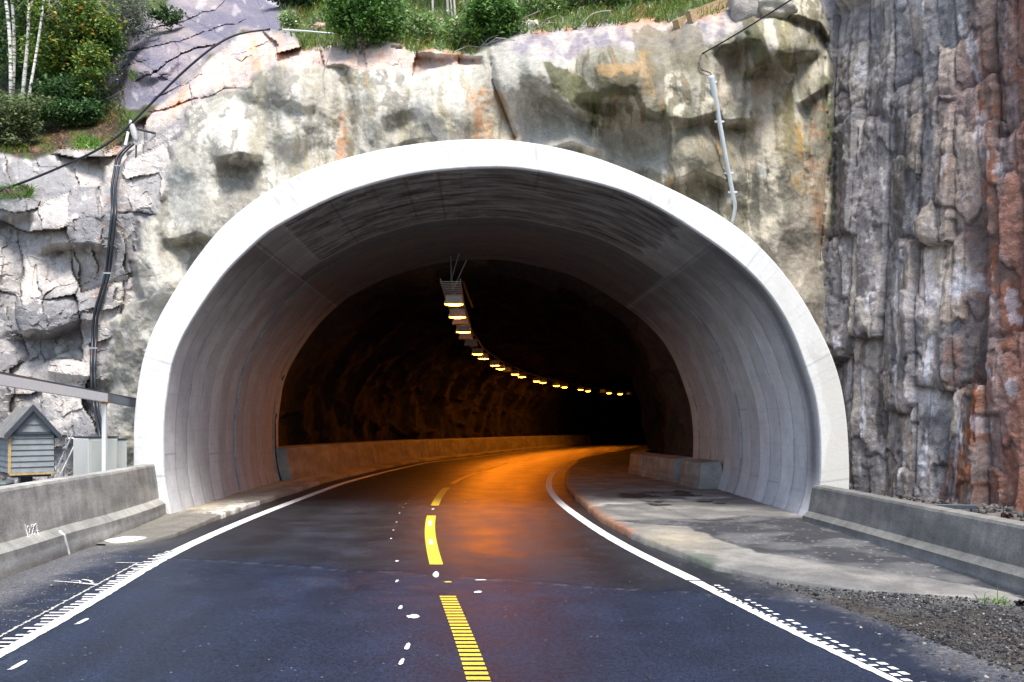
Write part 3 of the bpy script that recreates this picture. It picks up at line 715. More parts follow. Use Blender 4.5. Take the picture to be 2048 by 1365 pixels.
for pl, colr, am in [([(1440,97),(1490,92),(1490,146),(1441,148)], (196,184,166), .9), ([(1437,146),(1488,142),(1490,192),(1474,216),(1442,188)], (204,194,174), .9), ([(1438,205),(1462,226),(1482,240),(1450,244),(1440,230)], (206,204,192), .9),
    ([(1508,152),(1566,136),(1592,152),(1560,166),(1546,182),(1540,260),(1546,302),(1512,272),(1502,215)], (196,184,164), .9), ([(1528,28),(1546,36),(1556,90),(1546,108),(1530,92)], (198,190,172), .9), ([(1590,150),(1600,200),(1616,242),(1606,278),(1590,244),(1586,180)], (200,194,178), .85), ([(1514,322),(1528,322),(1532,362),(1522,362)], (220,218,208), .9),
    ([(1478,26),(1500,30),(1528,70),(1544,126),(1508,134)], (92,88,66), .85), ([(1545,170),(1568,158),(1586,176),(1584,300),(1560,330),(1548,300)], (126,116,84), .8), ([(1265,60),(1400,48),(1420,140),(1300,150),(1270,110)], (118,112,92), .75), ([(1190,140),(1285,138),(1272,192),(1196,196)], (84,78,60), .85), ([(1085,122),(1130,140),(1205,185),(1192,262),(1172,232),(1110,188)], (88,88,56), .85), ([(1345,236),(1395,236),(1450,330),(1440,350),(1350,340)], (128,122,104), .7), ([(1205,262),(1330,245),(1338,345),(1250,330)], (184,181,172), .8), ([(1020,215),(1120,190),(1180,232),(1180,290),(1050,285)], (176,173,164), .7), ([(1610,330),(1655,300),(1650,420),(1625,470)], (186,168,144), .7), ([(1195,128),(1280,122),(1282,146),(1196,152)], (176,142,96), .6)]:
    cr = mix(cr, lin(*colr), am * pmask(U + wq, Vv + 2.2 * wq, pl, 2.2))
csh = mix(csh, cr, m_right)
for pts, wd, col, am in [([(690,235),(683,330)], 9, (186,112,60), .8), ([(958,190),(962,275)], 22, (190,132,74), .75), ([(1000,190),(1030,275)], 9, (150,108,60), .8), ([(1560,140),(1550,330)], 14, (196,188,168), .8), ([(1640,220),(1632,330),(1648,500)], 10, (168,112,66), .8), ([(1600,250),(1595,380)], 12, (178,142,70), .7), ([(705,150),(700,330)], 14, (120,112,84), .7), ([(1445,200),(1450,240)], 20, (214,204,184), .8), ([(1465,350),(1462,400)], 10, (224,220,212), .8),
                         ([(1520,190),(1512,320)], 22, (216,200,176), .85), ([(1468,120),(1470,170)], 20, (214,204,188), .8), ([(1322,120),(1320,240)], 9, (128,124,120), .7), ([(1290,110),(1300,200)], 10, (188,150,96), .5), ([(1610,420),(1614,640)], 26, (156,148,136), .6)]:
    dd = seg_dist(U + 12 * n_b + 5 * n_c, Vv, pts); csh = mix(csh, lin(*col), am * .8 * sstep(wd * 1.7, wd * .3, dd + 4 * n_c) * sstep(-.5, .2, n_b + .5 * stk2))
grd = mix(np.broadcast_to(lin(62, 56, 42), U.shape + (3,)), lin(80, 72, 48), sstep(-.2, .4, n_b))
grass_m = sstep(560, 640, U + 3 * w1) * sstep(.0, .25, n_b + .35)
grd = mix(grd, lin(84, 100, 44), .9 * grass_m); grd = mix(grd, lin(128, 92, 48), .5 * sstep(.25, .5, n_a) * (U > 560))
grd = mix(grd, mix(np.broadcast_to(lin(62, 78, 36), U.shape + (3,)), lin(82, 96, 48), sstep(-.4, .4, n_b + .6 * n_c)), .85 * sstep(120, 220, ab))
litter = (n_c > .33) * sstep(10, 60, U) * sstep(270, 200, U)
grd = mix(grd, lin(146, 104, 76), .5 * litter); grd = mix(grd, lin(66, 84, 38), .8 * (U < 300) * sstep(-.1, .3, n_b))
col = mix(csh, cn, m_nat); col = mix(col, grd, top * (1 - m_slab)); col = mix(col, cs, m_slab)
lipd = np.abs(Vv - vl - wob); lm = np.exp(-(lipd / 5) ** 2) * (U > 560) * (1 - m_slab) * sstep(-.1, .3, n_b)
col = mix(col, lin(204, 142, 96), .6 * lm)
mossn = np.clip(MOSS * sstep(-.35, .25, n_b + .3 * n_c), 0, 1) * (1 - top)
col = mix(col, lin(76, 80, 44), .65 * mossn)
col = mix(col, lin(84, 92, 46), .7 * np.exp(-(seg_dist(U, Vv, [(1655,150),(1664,330),(1662,480)]) / 9) ** 2) * sstep(-.2, .2, n_b))
for pl in ([(0,385),(70,392)], [(205,212),(270,222)]):
    col = mix(col, lin(74, 92, 36), .8 * np.exp(-(seg_dist(U, Vv, pl) / 16) ** 2) * sstep(-.2, .2, n_b))
col = mix(col, lin(150, 92, 56), .6 * np.exp(-(seg_dist(U, Vv, [(236,300),(228,400),(205,560),(188,700)]) / 16) ** 2) * sstep(.05, .35, n_b))
CLIFF = np.stack([(U - CX) * D / F, D, CZ + (HY - Vv) * D / F], -1)
hole = inside(U, Vv, [tuple(p) for p in np.array([(273,1100),(267,960),(267,850),(274,780),(290,700),(320,630),(372,545),(440,457),(520,392),(600,347),(720,308),(850,285),(970,278),(1080,288),(1200,318),(1330,372),(1440,430),(1520,493),(1590,575),(1640,660),(1675,740),(1693,830),(1699,920),(1699,990),(1693,1100)]) * [.955, .955] + [44.5, 38]])
h, w = U.shape; i = np.arange(h * w).reshape(h, w)[:-1, :-1]
keep = ~(hole[:-1, :-1] & hole[1:, 1:] & hole[1:, :-1] & hole[:-1, 1:])
i = i[keep]
Q = np.stack([i, i + w, i + w + 1, i + 1], 1)
cliff = mesh_obj('rock_cliff', CLIFF.reshape(-1, 3), Q, M['rock'], None, col.reshape(-1, 3), True); tag(cliff, kind='structure')
flat = (np.maximum(m_nat, m_slab) > .5)[:-1, :-1][keep]
if len(cliff.data.polygons) == len(flat): cliff.data.polygons.foreach_set('use_smooth', ~flat)
def surf(px, py, out=0.0):                         # point on the cliff seen at a pixel, pulled towards the road by 'out'
    a = np.clip((px - us[0]), 0, None); iu_ = int(np.clip(np.searchsorted(us, px), 0, len(us) - 1)); iv_ = int(np.clip(np.searchsorted(vs, py), 0, len(vs) - 1))
    d_ = D[iv_, iu_] - out
    return np.array([(px - CX) * d_ / F, d_, CZ + (HY - py) * d_ / F])

# ------------------------------------------------------------------ drilled rock face on the right
base = np.array([(5.25, 17.2), (5.92, 15.9), (6.85, 14.1), (7.8, 12.3), (8.9, 10.0), (10.2, 6.0), (11.5, 0.0), (13, -14)])
sl_ = np.r_[0, np.cumsum(np.linalg.norm(np.diff(base, axis=0), axis=1))]
ss = np.r_[np.arange(0, 6.6, .022), np.arange(6.6, sl_[-1], .25)]
zz = np.r_[np.arange(-.6, 9.4, .028), np.arange(9.4, 13.2, .2)]
S, Z = np.meshgrid(ss, zz)
bx = np.interp(S, sl_, base[:, 0]); by = np.interp(S, sl_, base[:, 1])
dS = .3; tx = np.interp(S + dS, sl_, base[:, 0]) - np.interp(S - dS, sl_, base[:, 0]); tyv = np.interp(S + dS, sl_, base[:, 1]) - np.interp(S - dS, sl_, base[:, 1])
tl = np.hypot(tx, tyv); nx, ny = tyv / tl, -tx / tl       # towards the road
nx, ny = np.where(nx > 0, -nx, nx), np.where(nx > 0, -ny, ny)
lean = .035 * np.maximum(Z, 0)
b1, k1, r1 = bricks(Z * .30, S * 1.55, 11, .7, .12)
b2, k2, r2 = bricks(Z * .8 + .3 * S, S * 3.1 + .12 * Z, 12, .8, .3)
b4, k4, r4 = blocks(S * 9 + 1.5 * Z, Z * 7 - S * 2.5, 17, 1.4)
b3, k3, r3 = blocks(S * 6 + Z * 1.2, Z * 5 - S * 2.2, 13)
ext = .36 * b1 + .09 * b2 + .022 * b3 + .015 * b4 - .06 * (1 - k1) - .015 * (1 - k2) + .05 * fbm(S * 1.4, Z * 1.0, 4, 3)
PXs = CX + F * bx / by                               # photo column of each vertical line
drill = np.zeros_like(S); dcol = np.zeros_like(S)
for px, za, zb in [(1683,6.4,9.2),(1748,4.6,7.2),(1745,-.2,5.0),(1790,-.2,2.6),(1805,3.8,9.4),(1858,5.6,9.4),(1908,-.2,4.6),(1918,4.0,7.4),(1952,-.2,2.8),(1963,3.0,9.0),(2003,-.2,4.0),(2010,2.6,9.6),(2075,0,9),(2140,0,9),(2230,0,9)]:
    sv = np.interp(px, PXs[0][:400], ss[:400]); e = (S - sv - .012 * np.sin(Z * 1.3)) / .05
    on = sstep(za - .1, za + .1, Z) * sstep(zb + .1, zb - .1, Z) * sstep(-.75, -.45, fbm(S * 2, Z * 1.1, 14, 3) + .1)
    drill = np.maximum(drill, on * np.exp(-e * e)); dcol = np.maximum(dcol, on * np.exp(-((e + .2) / .62) ** 2))
ext = ext * (1 - .75 * np.clip(drill * 1.5, 0, 1)) - .03 * drill
PX_, PY_ = bx - nx * 0, 0
Xw = bx - nx * lean * -1 * -1 + 0; Xw = bx + nx * (ext - lean); Yw = by + ny * (ext - lean)
fade0 = sstep(0, .25, S)
n_a = fbm(S * .9, Z * .6, 61, 5); n_b = fbm(S * 3, Z * 1.2, 62, 5); n_c = fbm(S * 9, Z * 6, 63, 4); stk = fbm(S * 5, Z * .35, 64, 4)
t = PXs + 60 * n_a
c = mix(np.broadcast_to(lin(106, 103, 104), S.shape + (3,)), lin(140, 134, 128), sstep(-.3, .4, n_b + (r2 - .5)))
c = mix(c, lin(96, 96, 99), .6 * sstep(.3, .7, r1))
c = mix(c, lin(150, 134, 118), .65 * sstep(1770, 1830, t) * sstep(.3, .6, r2 + .3 * n_b))
red = mix(np.broadcast_to(lin(98, 76, 66), S.shape + (3,)), lin(122, 72, 46), sstep(-.2, .4, n_b))
red = mix(red, lin(128, 110, 108), .8 * sstep(.5, .8, r2 + .2 * n_a))
c = mix(c, red, sstep(1880, 1985, t + 40 * (Z - 4) / 5) * .9)
c = mix(c, lin(116, 72, 54), .75 * sstep(2000, 2040, t))
low = sstep(4.0, 1.8, Z + .6 * n_a) * sstep(1870, 1915, t) * sstep(1990, 1950, t)
c = mix(c, lin(124, 68, 28), .9 * low * sstep(-.35, .25, n_b)); c = mix(c, lin(54, 44, 38), .6 * low * sstep(.1, .4, stk))
c = mix(c, lin(58, 54, 52), .7 * sstep(.30, .5, fbm(S * 4, Z * .25, 71, 4) + .2 * n_c))
lightc = sstep(1800, 1830, t) * sstep(1900, 1870, t) * sstep(5.5, 4.5, Z)
c = mix(c, lin(176, 168, 164), .75 * lightc * sstep(-.3, .3, n_b + .4 * stk))
c = mix(c, lin(186, 188, 196), .6 * sstep(.40, .5, stk + .3 * n_b) * sstep(4.8, 3.6, Z) * sstep(1990, 1860, t))
c = mix(c, lin(168, 166, 172), .5 * sstep(.46, .56, n_b + .3 * n_c))
c = mix(c, lin(60, 54, 56), .5 * (1 - k2) + .35 * (1 - k1))
c = mix(c, mix(np.broadcast_to(lin(196, 182, 160), S.shape + (3,)), lin(206, 128, 76), sstep(1880, 1960, PXs)), .95 * dcol * sstep(-.6, -.1, n_b + .2))
c = np.clip(c * 1.65, 0, .8)
c = mix(c, lin(78, 84, 48), .6 * sstep(.5, .2, S - .3 * n_b) * sstep(-.1, .3, n_b))
h, w = S.shape; i = np.arange(h * w).reshape(h, w)[:-1, :-1].ravel()
WALL = np.stack([Xw, Yw, Z], -1)
tag(mesh_obj('drilled_rock_face', WALL.reshape(-1, 3), np.stack([i, i + w, i + w + 1, i + 1], 1), M['drilled'], None, c.reshape(-1, 3), False), kind='structure')
# land behind the top of that face
tops = WALL[-1, ::6]; back = tops + np.stack([np.full(len(tops), 26.0), np.full(len(tops), 14.0), np.full(len(tops), 12.0)], 1)
rows = [lerp(tops, back, t_) + np.array([0, 0, 1]) * .5 * np.sin(t_ * 9) for t_ in np.linspace(0, 1, 14)]
V, Q = strip(rows)
tag(mesh_obj('hillside', V, Q, M['rock'], None, np.tile(lin(84, 92, 56), (len(V), 1)), True), kind='structure')
# ------------------------------------------------------------------ walkways
def walk(name, ys, xk, xi, h, colf, side):
    """raised slab: kerb face, worn kerb edge, top"""
    tt = np.r_[0, .0, .012, .03, np.linspace(.06, 1, 90)]
    X = xk[:, None] + (xi - xk)[:, None] * tt[None]; Y = np.repeat(ys[:, None], len(tt), 1)
    wob_ = .035 * fbm(Y * 1.4, 0, 5, 4)
    X = X + side * wob_ * (tt < .05)
    H = np.repeat(h[:, None], len(tt), 1) * np.array([0, .75, .95, 1.0] + [1.0] * 90)[None]
    Z = gz(Y) + H + .012 * fbm(X * 1.5, Y * 1.5, 3, 3) * (tt > .02); Z[:, 0] = gz(ys) - .06
    c = colf(X, Y); V = np.stack([X, Y, Z], -1); n, k = X.shape
    i = np.arange(n * k).reshape(n, k)[:-1, :-1].ravel()
    o = mesh_obj(name, V.reshape(-1, 3), np.stack([i, i + 1, i + k + 1, i + k], 1), M['grey_conc'], None, c.reshape(-1, 3), True)
    return o
KR = np.array([(4.5,7.55),(4.0,7.72),(3.19,8.01),(2.57,8.55),(2.16,9.15),(1.87,10.39),(1.62,11.45),(1.38,13.36),(1.27,17),(1.27,20.26),(1.64,25.75),(3.02,37.8),(5.2,47),(9.2,60)])
KI = np.array([(4.55,7.85),(4.13,8.45),(3.60,9.0),(2.81,9.8),(2.60,10.8),(2.45,12.0),(1.9,12.3),(1.5,12.6),(1.3,14)])
yw = np.r_[np.arange(7.56, 16, .04), np.arange(16, 30, .1), np.arange(30, 60, .5)]
xk = np.interp(yw, KR[:, 1], KR[:, 0]); xi = np.interp(yw, [7.5, 12.4, 13, 21, 26, 38, 60], [4.72, 4.45, 4.55, 4.35, 4.9, 7.2, 14])
def wr_col(X, Y):
    conc = mix(np.broadcast_to(lin(108, 107, 105), X.shape + (3,)), lin(134, 132, 127), sstep(-.3, .4, fbm(X * 1.2, Y * 1.2, 2, 4)))
    asp = mix(np.broadcast_to(lin(58, 59, 63), X.shape + (3,)), lin(94, 94, 95), sstep(-.15, .45, fbm(X * 1.1, Y * 1.6, 5, 5)))
    xi_ = np.interp(Y, KI[:, 1], KI[:, 0])
    w = .05 * fbm(X * 3, Y * 3, 9, 3)
    a = sstep(xi_ + .01, xi_ + .05, X + w) * sstep(13.1, 12.75, Y + .9 * (X < 0) + .25 * fbm(X, Y * .6, 8, 3) - .18 * (X - 2.5))
    c = mix(conc, asp, a)
    yel = np.exp(-(((X - 2.1) / .5) ** 2 + ((Y - 10.9) / .8) ** 2)); c = mix(c, lin(176, 166, 142), .6 * yel * (1 - a))
    c = mix(c, lin(92, 100, 88), .8 * sstep(.5, .8, np.exp(-(((X - 2.12) / .28) ** 2 + ((Y - 9.55) / .55) ** 2)) + .3 * fbm(X * 4, Y * 4, 6, 3)))
    dk = np.zeros_like(X)
    for px, py, rx, ry in [(1275,1003,.5,.22),(1250,1000,.2,.1),(1305,996,.25,.12),(1360,996,.28,.16),(1375,1002,.3,.12),(1300,1017,.3,.1),(1410,1016,.2,.1),(1320,1022,.3,.08),(1440,1020,.14,.06)]:
        g = ground(px, py); dk = np.maximum(dk, np.exp(-(((X - g[0]) / rx) ** 2 + ((Y - g[1]) / (ry * 3)) ** 2)))
    c = mix(c, lin(40, 40, 40), .9 * sstep(.42, .5, dk + .35 * fbm(X * 5, Y * 3, 4, 4) - .1))
    sc1 = np.exp(-(((Y - 15.4 - .55 * (X - 2.2)) / .25) ** 2)) * sstep(-.2, .3, fbm(X * 2, Y * 2, 1, 3)); c = mix(c, lin(214, 212, 205), .6 * sc1 * (Y > 13))
    edge = np.exp(-((X - np.interp(Y, KR[:, 1], KR[:, 0])) / .1) ** 2) * (Y > 11.5); c = mix(c, lin(150, 98, 62), .7 * edge)
    pores = (fbm(X * 16, Y * 16, 12, 2) > .6) & (a > .5); c = mix(c, lin(170, 168, 165), .4 * pores)
    seam = np.exp(-((X - 2.75 + .12 * (Y - 13)) / .018) ** 2) * (Y > 12.8); c = c * (1 - .35 * seam)[..., None]
    return c
hw = np.interp(yw, [7.5, 8.2, 10, 12, 60], [.015, .045, .09, .11, .12])
tag(walk('walkway', yw, xk, xi, hw, wr_col, 1), kind='structure')
KL = np.array([(-5.30,10.9),(-4.95,11.0),(-4.72,11.25),(-4.63,11.75),(-4.72,13.36),(-4.76,15),(-4.72,18.79),(-4.80,22.0)])
yl = np.r_[np.arange(10.92, 22, .05), np.arange(22, 75, .4)]
xkl = np.where(yl < 22, np.interp(yl, KL[:, 1], KL[:, 0]), fL(yl) - .55); xil = np.where(yl < 14, np.interp(yl, [10.9, 14], [-5.5, -5.75]), np.where(yl < 21.5, -5.75, fL(yl) - 1.6))
def wl_col(X, Y):
    c = mix(np.broadcast_to(lin(172, 166, 152), X.shape + (3,)), lin(140, 134, 124), sstep(-.2, .4, fbm(X * 1.5, Y * .8, 2, 4)))
    c = mix(c, lin(106, 104, 98), .85 * sstep(14.6, 13.2, Y + .5 * fbm(X * 2, Y, 4, 3) + .6 * (X + 5)))
    c = mix(c, lin(226, 224, 218), .9 * sstep(.0, .12, fbm(X * 5, Y * 3.5, 7, 3) - 1.6 * np.abs(X + 4.78) + .18) * (np.abs(Y - 14.9) < 1.1))
    c = mix(c, lin(200, 184, 150), .5 * np.exp(-((X + 5.5) / .18) ** 2) * (Y > 14.5))
    return c
tag(walk('walkway', yl, xkl, xil, np.interp(yl, [10.9, 11.6, 14, 80], [.02, .05, .08, .10]), wl_col, -1), kind='structure')

# ------------------------------------------------------------------ concrete barriers
def barrier(name, P, prof, side, label, group=None, colk=1.0, step=.06, cap=True, dust=True, orange=0):
    P = np.asarray(P, float); L = np.linalg.norm(np.diff(P, axis=0), axis=1).sum()
    n = max(3, int(L / step)); C = cat_rom(P, n)
    T = np.gradient(C, axis=0); T /= np.linalg.norm(T, axis=1)[:, None]
    R = np.stack([T[:, 1], -T[:, 0]], 1)
    R = np.where((R[:, :1] * side) > 0, R, -R)       # away from the road
    pr = np.asarray(prof, float)
    s = np.r_[0, np.cumsum(np.linalg.norm(np.diff(pr, axis=0), axis=1))]; q = np.unique(np.r_[np.linspace(0, s[-1], 46), s, s[1:-1] - .012, s[1:-1] + .012])
    q = q[(q >= 0) & (q <= s[-1])]
    po, ph = np.interp(q, s, pr[:, 0]), np.interp(q, s, pr[:, 1])
    X = C[:, :1] + R[:, :1] * po[None]; Y = C[:, 1:2] + R[:, 1:2] * po[None]; Z = gz(C[:, 1])[:, None] + ph[None]
    rel = .006 * fbm(Y * 1.1, Z * 3, X, 3); X = X + side * rel
    a = np.r_[0, np.cumsum(np.linalg.norm(np.diff(C, axis=0), axis=1))][:, None] + 0 * Z
    c = mix(np.broadcast_to(lin(138, 138, 134) * colk, Z.shape + (3,)), lin(160, 158, 152) * colk, sstep(-.3, .4, fbm(a * .6, ph[None] * 2, 3, 4)))
    c = c * (1 - .22 * np.clip(fbm(a * 9, ph[None] * .8, 6, 4), -.4, .8))[..., None]
    if dust:
        c = mix(c, lin(110, 106, 100) * colk, .6 * sstep(.10, .02, ph[None] + .03 * fbm(a * 4, 0, 2, 3)))
        c = mix(c, lin(178, 180, 180) * colk, .6 * np.exp(-((ph[None] - pr[1:3, 1].mean()) / .035) ** 2))
    V = np.stack([X, Y, Z], -1); n, k = Z.shape
    base = np.array([C[:, 0].mean(), C[:, 1].mean(), 0]); i = np.arange(n * k).reshape(n, k)[:-1, :-1].ravel()
    Q = np.stack([i, i + 1, i + k + 1, i + k], 1)
    FF = [tuple(q_) for q_ in Q] + [tuple(range(k)), tuple((n - 1) * k + j for j in range(k - 1, -1, -1))]
    o = mesh_obj(name, (V - base).reshape(-1, 3), FF, M['grey_conc'], None, c.reshape(-1, 3), False, loc=base)
    return tag(o, label, 'concrete barrier', group)
LP_ = [(0,-.05),(0,0),(.02,.25),(.12,.335),(.19,.855),(.205,.885),(.235,.89),(.38,.89),(.41,.87),(.46,-.05)]
RP_ = [(0,-.05),(0,0),(.02,.19),(.10,.26),(.16,.605),(.175,.635),(.20,.64),(.36,.64),(.39,.62),(.44,-.05)]
lbase = np.array([(-5.72,14.25),(-5.60,13.7),(-5.46,12.6),(-5.36,11.4),(-5.32,10.2),(-5.2,8.63),(-5.0,5),(-4.8,0),(-4.6,-8),(-4.5,-20)])
BL = barrier('concrete_barrier', lbase, LP_, -1, 'long pale grey concrete barrier with sprayed number in front of white cabinet', colk=1.15)
BR = barrier('concrete_barrier', [(4.30,12.62),(4.38,11.6),(4.49,9.84),(4.63,7.68),(4.9,4),(5.3,0),(6,-8),(6.5,-20)], RP_, 1, 'long dark grey concrete barrier below the drilled rock face', colk=.62)
yb = np.r_[np.arange(21.45, 92, 1.2)]
IP_ = [(0,-.05),(0,.02),(.05,.32),(.16,.86),(.19,.90),(.75,.92),(.8,-.05)]
barrier('concrete_barrier', np.stack([fL(yb) - 1.25 - .03 * 0 * yb, yb], 1), IP_, -1, 'low continuous concrete wall curving along the left side inside the tunnel', step=.25, dust=False, colk=1.05)
BKP = [(0,-.05),(0,.12),(.03,.16),(.05,.50),(.08,.56),(.5,.60),(.55,-.05)]
def block(P, label):
    return barrier('barrier_block', np.array(P), BKP, 1, label, 'loose concrete barrier blocks inside the tunnel', step=.08, dust=False, colk=1.0)
for P, l in [([(4.02,18.3),(3.92,19.0),(3.88,19.75)], 'short pale concrete block standing against the end of the lining on the right'),
             ([(3.84,20.3),(3.66,21.6),(3.48,22.9)], 'longer concrete barrier block, middle one in the row right of the tunnel road'),
             ([(3.46,23.05),(3.40,24.5),(3.62,26.2),(4.4,29.5)], 'orange lit curved concrete barrier block farthest into the tunnel on the right')]:
    b_ = block(P, l); b_['category'] = 'barrier block'; b_.location.z += .11

# painted number and stripe on the left barrier
def face_pt(px, py):
    y = 9.0
    for _ in range(30):
        z = CZ + (HY - py) * y / F
        off = np.interp(z, [p[1] for p in LP_[1:6]], [p[0] for p in LP_[1:6]])
        xb = np.interp(y, lbase[::-1, 1], lbase[::-1, 0]) - off
        y = .5 * y + .5 * xb * F / (px - CX)
    return np.array([xb + .006, y, CZ + (HY - py) * y / F])
def stroke(mb, pts, r):
    P = np.array([face_pt(*p) for p in pts]); P = cat_rom(P, max(6, len(pts) * 6)) if len(P) > 2 else P
    mb.tube(P, r, 6)
pxz = lambda x, y: (30 + x * 120 / 2048, 1030 + y * 80 / 1365)
num = MB(); rr_ = .005
stroke(num, [pxz(318, 325), pxz(375, 545), pxz(435, 765)], rr_)
def eight(x, y0, y1, w, sk):
    def p(a, b): return pxz(x + a * w + sk * (b - y0), b)
    h_ = y1 - y0
    return [p(0, y0), p(-.5, y0 + .12 * h_), p(-.35, y0 + .36 * h_), p(.25, y0 + .55 * h_), p(.55, y0 + .82 * h_), p(.1, y1), p(-.35, y0 + .85 * h_), p(-.2, y0 + .6 * h_), p(.3, y0 + .35 * h_), p(.4, y0 + .12 * h_), p(0, y0)]
stroke(num, eight(440, 380, 715, 85, .21), rr_ * .8); stroke(num, eight(570, 330, 690, 85, .14), rr_ * .8)
stroke(num, [pxz(600, 320), pxz(600, 415), pxz(700, 300), pxz(725, 420), pxz(745, 560), pxz(795, 690)], rr_); stroke(num, [pxz(700, 555), pxz(800, 545)], rr_)
num.build('painted_number', M['paint'], BL, origin=BL.location)
st = MB(); stroke(st, [pxz(1505, 560), pxz(1590, 640), pxz(1670, 700)], .014); stroke(st, [pxz(1670, 700), pxz(1730, 950), pxz(1790, 1160), pxz(1835, 1345)], .014); st.build('painted_stripe', M['paint'], BL, origin=BL.location)

# ------------------------------------------------------------------ road markings
DZ = .0045
def mark_strip(mb, ys, xa, xb, z=DZ):
    ys = np.asarray(ys, float); n = len(ys)
    V = np.concatenate([np.stack([xa, ys, gz(ys) + z], 1), np.stack([xb, ys, gz(ys) + z], 1)])
    mb.add(V, [(i, n + i, n + i + 1, i + 1) for i in range(n - 1)])
def jag_(ys, k): return .012 * fbm(ys * 6, k, 0, 3)
mb = MB()
y1 = np.arange(9.9, 75, .1); mark_strip(mb, y1, fL(y1) - .085 + jag_(y1, 1) * .5, fL(y1) + .085 + jag_(y1, 2) * .5)
y1 = np.arange(2, 9.9, .05); mark_strip(mb, y1, fL(y1) - .03 + jag_(y1, 1), fL(y1) + .075 + jag_(y1, 2))
for yy in np.arange(2.0, 10.5, .105):
    w_ = rng.uniform(.07, .15) if rng.random() < .85 else rng.uniform(.03, .1); s_ = np.array([yy, yy + rng.uniform(.035, .06)]); mark_strip(mb, s_, fL(s_) - .03 - w_, fL(s_) - .028)
o = mb.build('edge_line', M['road_paint'], None); tag(o, 'white edge line of rumble bars along the left side of the road', 'road marking')
mb = MB()
y1 = np.arange(8.6, 75, .1); mark_strip(mb, y1, fR(y1) - .075 + jag_(y1, 3) * .5, fR(y1) + .075 + jag_(y1, 4) * .5)
y1 = np.arange(2, 8.6, .05); mark_strip(mb, y1, fR(y1) - .07 + jag_(y1, 3), fR(y1) + np.interp(y1, [2, 6, 8.6], [-.02, .0, .06]) + jag_(y1, 4))
for yy in np.arange(2, 8.8, .11):
    for q_ in (0, 1):
        w0 = .01 + .09 * q_ + rng.uniform(-.01, .01); s_ = np.array([yy + .03 * q_, yy + rng.uniform(.035, .065) + .03 * q_])
        if rng.random() < min(.9, (9.0 - yy) * .45): mark_strip(mb, s_, fR(s_) + w0, fR(s_) + w0 + rng.uniform(.035, .06))
o = mb.build('edge_line', M['road_paint'], None); tag(o, 'white edge line with broken outer rumble dashes along the right kerb', 'road marking')
mb = MB(); e0, e1 = ground(-40, 1295), ground(275, 1127)
t = np.linspace(0, 1, 320); s_ = e0[1] + (e1[1] - e0[1]) * t; x_ = e0[0] + (e1[0] - e0[0]) * t + .012 * fbm(t * 40, 0, 1, 3)
hw__ = np.clip(.010 + .022 * fbm(t * 90, 1, 2, 3), .0012, .03); mark_strip(mb, s_, x_ - hw__, x_ + hw__)
o = mb.build('chalk_line', plain('dirty_white_paint', (.50, .48, .42), .8, var=.3, nscale=60), None); tag(o, 'thin broken dirty white line outside the left edge line', 'road marking')
def yc(py):
    return ground(CX, py)[1]
for k, (pa, pb, lab) in enumerate([(1130, 1032, 'solid yellow centre dash just beyond the striped dash, with two white dabs'), (1012, 976, 'second solid yellow centre dash, at the start of the orange light'), (968, 945, 'third yellow centre dash, bending into the orange lit curve'), (942, 930, 'fourth yellow centre dash, thin and far into the curve'), (927, 918, 'farthest visible yellow centre dash in the bright orange light')]):
    a_, b_ = yc(pa), yc(pb); y1 = np.arange(a_, b_, .08); mb = MB(); mark_strip(mb, y1, fC(y1) - .075, fC(y1) + .075)
    o = mb.build('centre_dash', M['yellow'], None); tag(o, lab, 'road marking', 'yellow centre dashes on the road')
    if k == 0:
        for py in (1048, 1086):
            d_ = MB(); s_ = np.array([yc(py + 5), yc(py - 5)]); mark_strip(d_, s_, fC(s_) - .03, fC(s_) + .02, DZ * 2)
            d_.build('paint_dab', M['road_paint'], o)
mb = MB()
for yy in np.arange(3.0, yc(1193), .106):
    s_ = np.array([yy, yy + .062]); mark_strip(mb, s_, fC(s_) - .075, fC(s_) + .075)
o = mb.build('centre_dash', M['yellow'], None); tag(o, 'near yellow centre dash cut into many short cross stripes', 'road marking', 'yellow centre dashes on the road')
def blob(px, py, rx, ry, label, mat='road_paint', rot=0):
    g = ground(px, py); rx *= .85; ry *= .85; n = 44; t = np.linspace(0, 2 * PI, n, endpoint=False); r = 1 + .22 * fbm(np.cos(t) * 2.2 + px, np.sin(t) * 2.2 + py, 0, 3) + .10 * np.sin(2 * t + rng.uniform(0, 6)) + .07 * np.sin(3 * t + rng.uniform(0, 6)) + .04 * rng.normal(size=n)
    x = rx * r * np.cos(t); y = ry * r * np.sin(t); cr_, sr = math.cos(rot), math.sin(rot)
    V = [(0, 0, 0)] + [(a * cr_ - b * sr, a * sr + b * cr_, 0) for a, b in zip(x, y)]
    o = mesh_obj('paint_spot', V, [(0, 1 + i, 1 + (i + 1) % n) for i in range(n)], M[mat], None, None, False, (g[0], g[1], float(gz(g[1])) + DZ))
    return tag(o, label, 'paint spot', 'sprayed paint spots on the road')
blob(872, 1150, .035, .20, 'white oblong paint spot between the striped and the solid yellow dash', rot=.12)
blob(827, 1234, .055, .085, 'large round white paint spot left of the striped yellow dash')
blob(961, 1161, .06, .03, 'flat white paint spot right of the gap in the centre line, farther of two')
blob(956, 1185, .04, .055, 'roundish white paint spot right of the gap in the centre line, nearer of two')
blob(794, 1123, .028, .045, 'small white paint spot at the left end of the joint line across the road')
blob(794, 1163, .018, .07, 'thin white paint spot just below the joint line, left of the centre line')
blob(801, 1216, .018, .09, 'thin white paint streak directly above the large round spot')
blob(815, 1294, .022, .10, 'faint upright white paint streak below the large round spot')
blob(803, 1325, .02, .08, 'faintest lowest white paint streak left of the striped dash')
blob(866, 1019, .025, .12, 'small white paint spot between the first and second solid yellow dash')
blob(930, 1004, .03, .08, 'tiny white paint spot right of the second solid yellow dash')
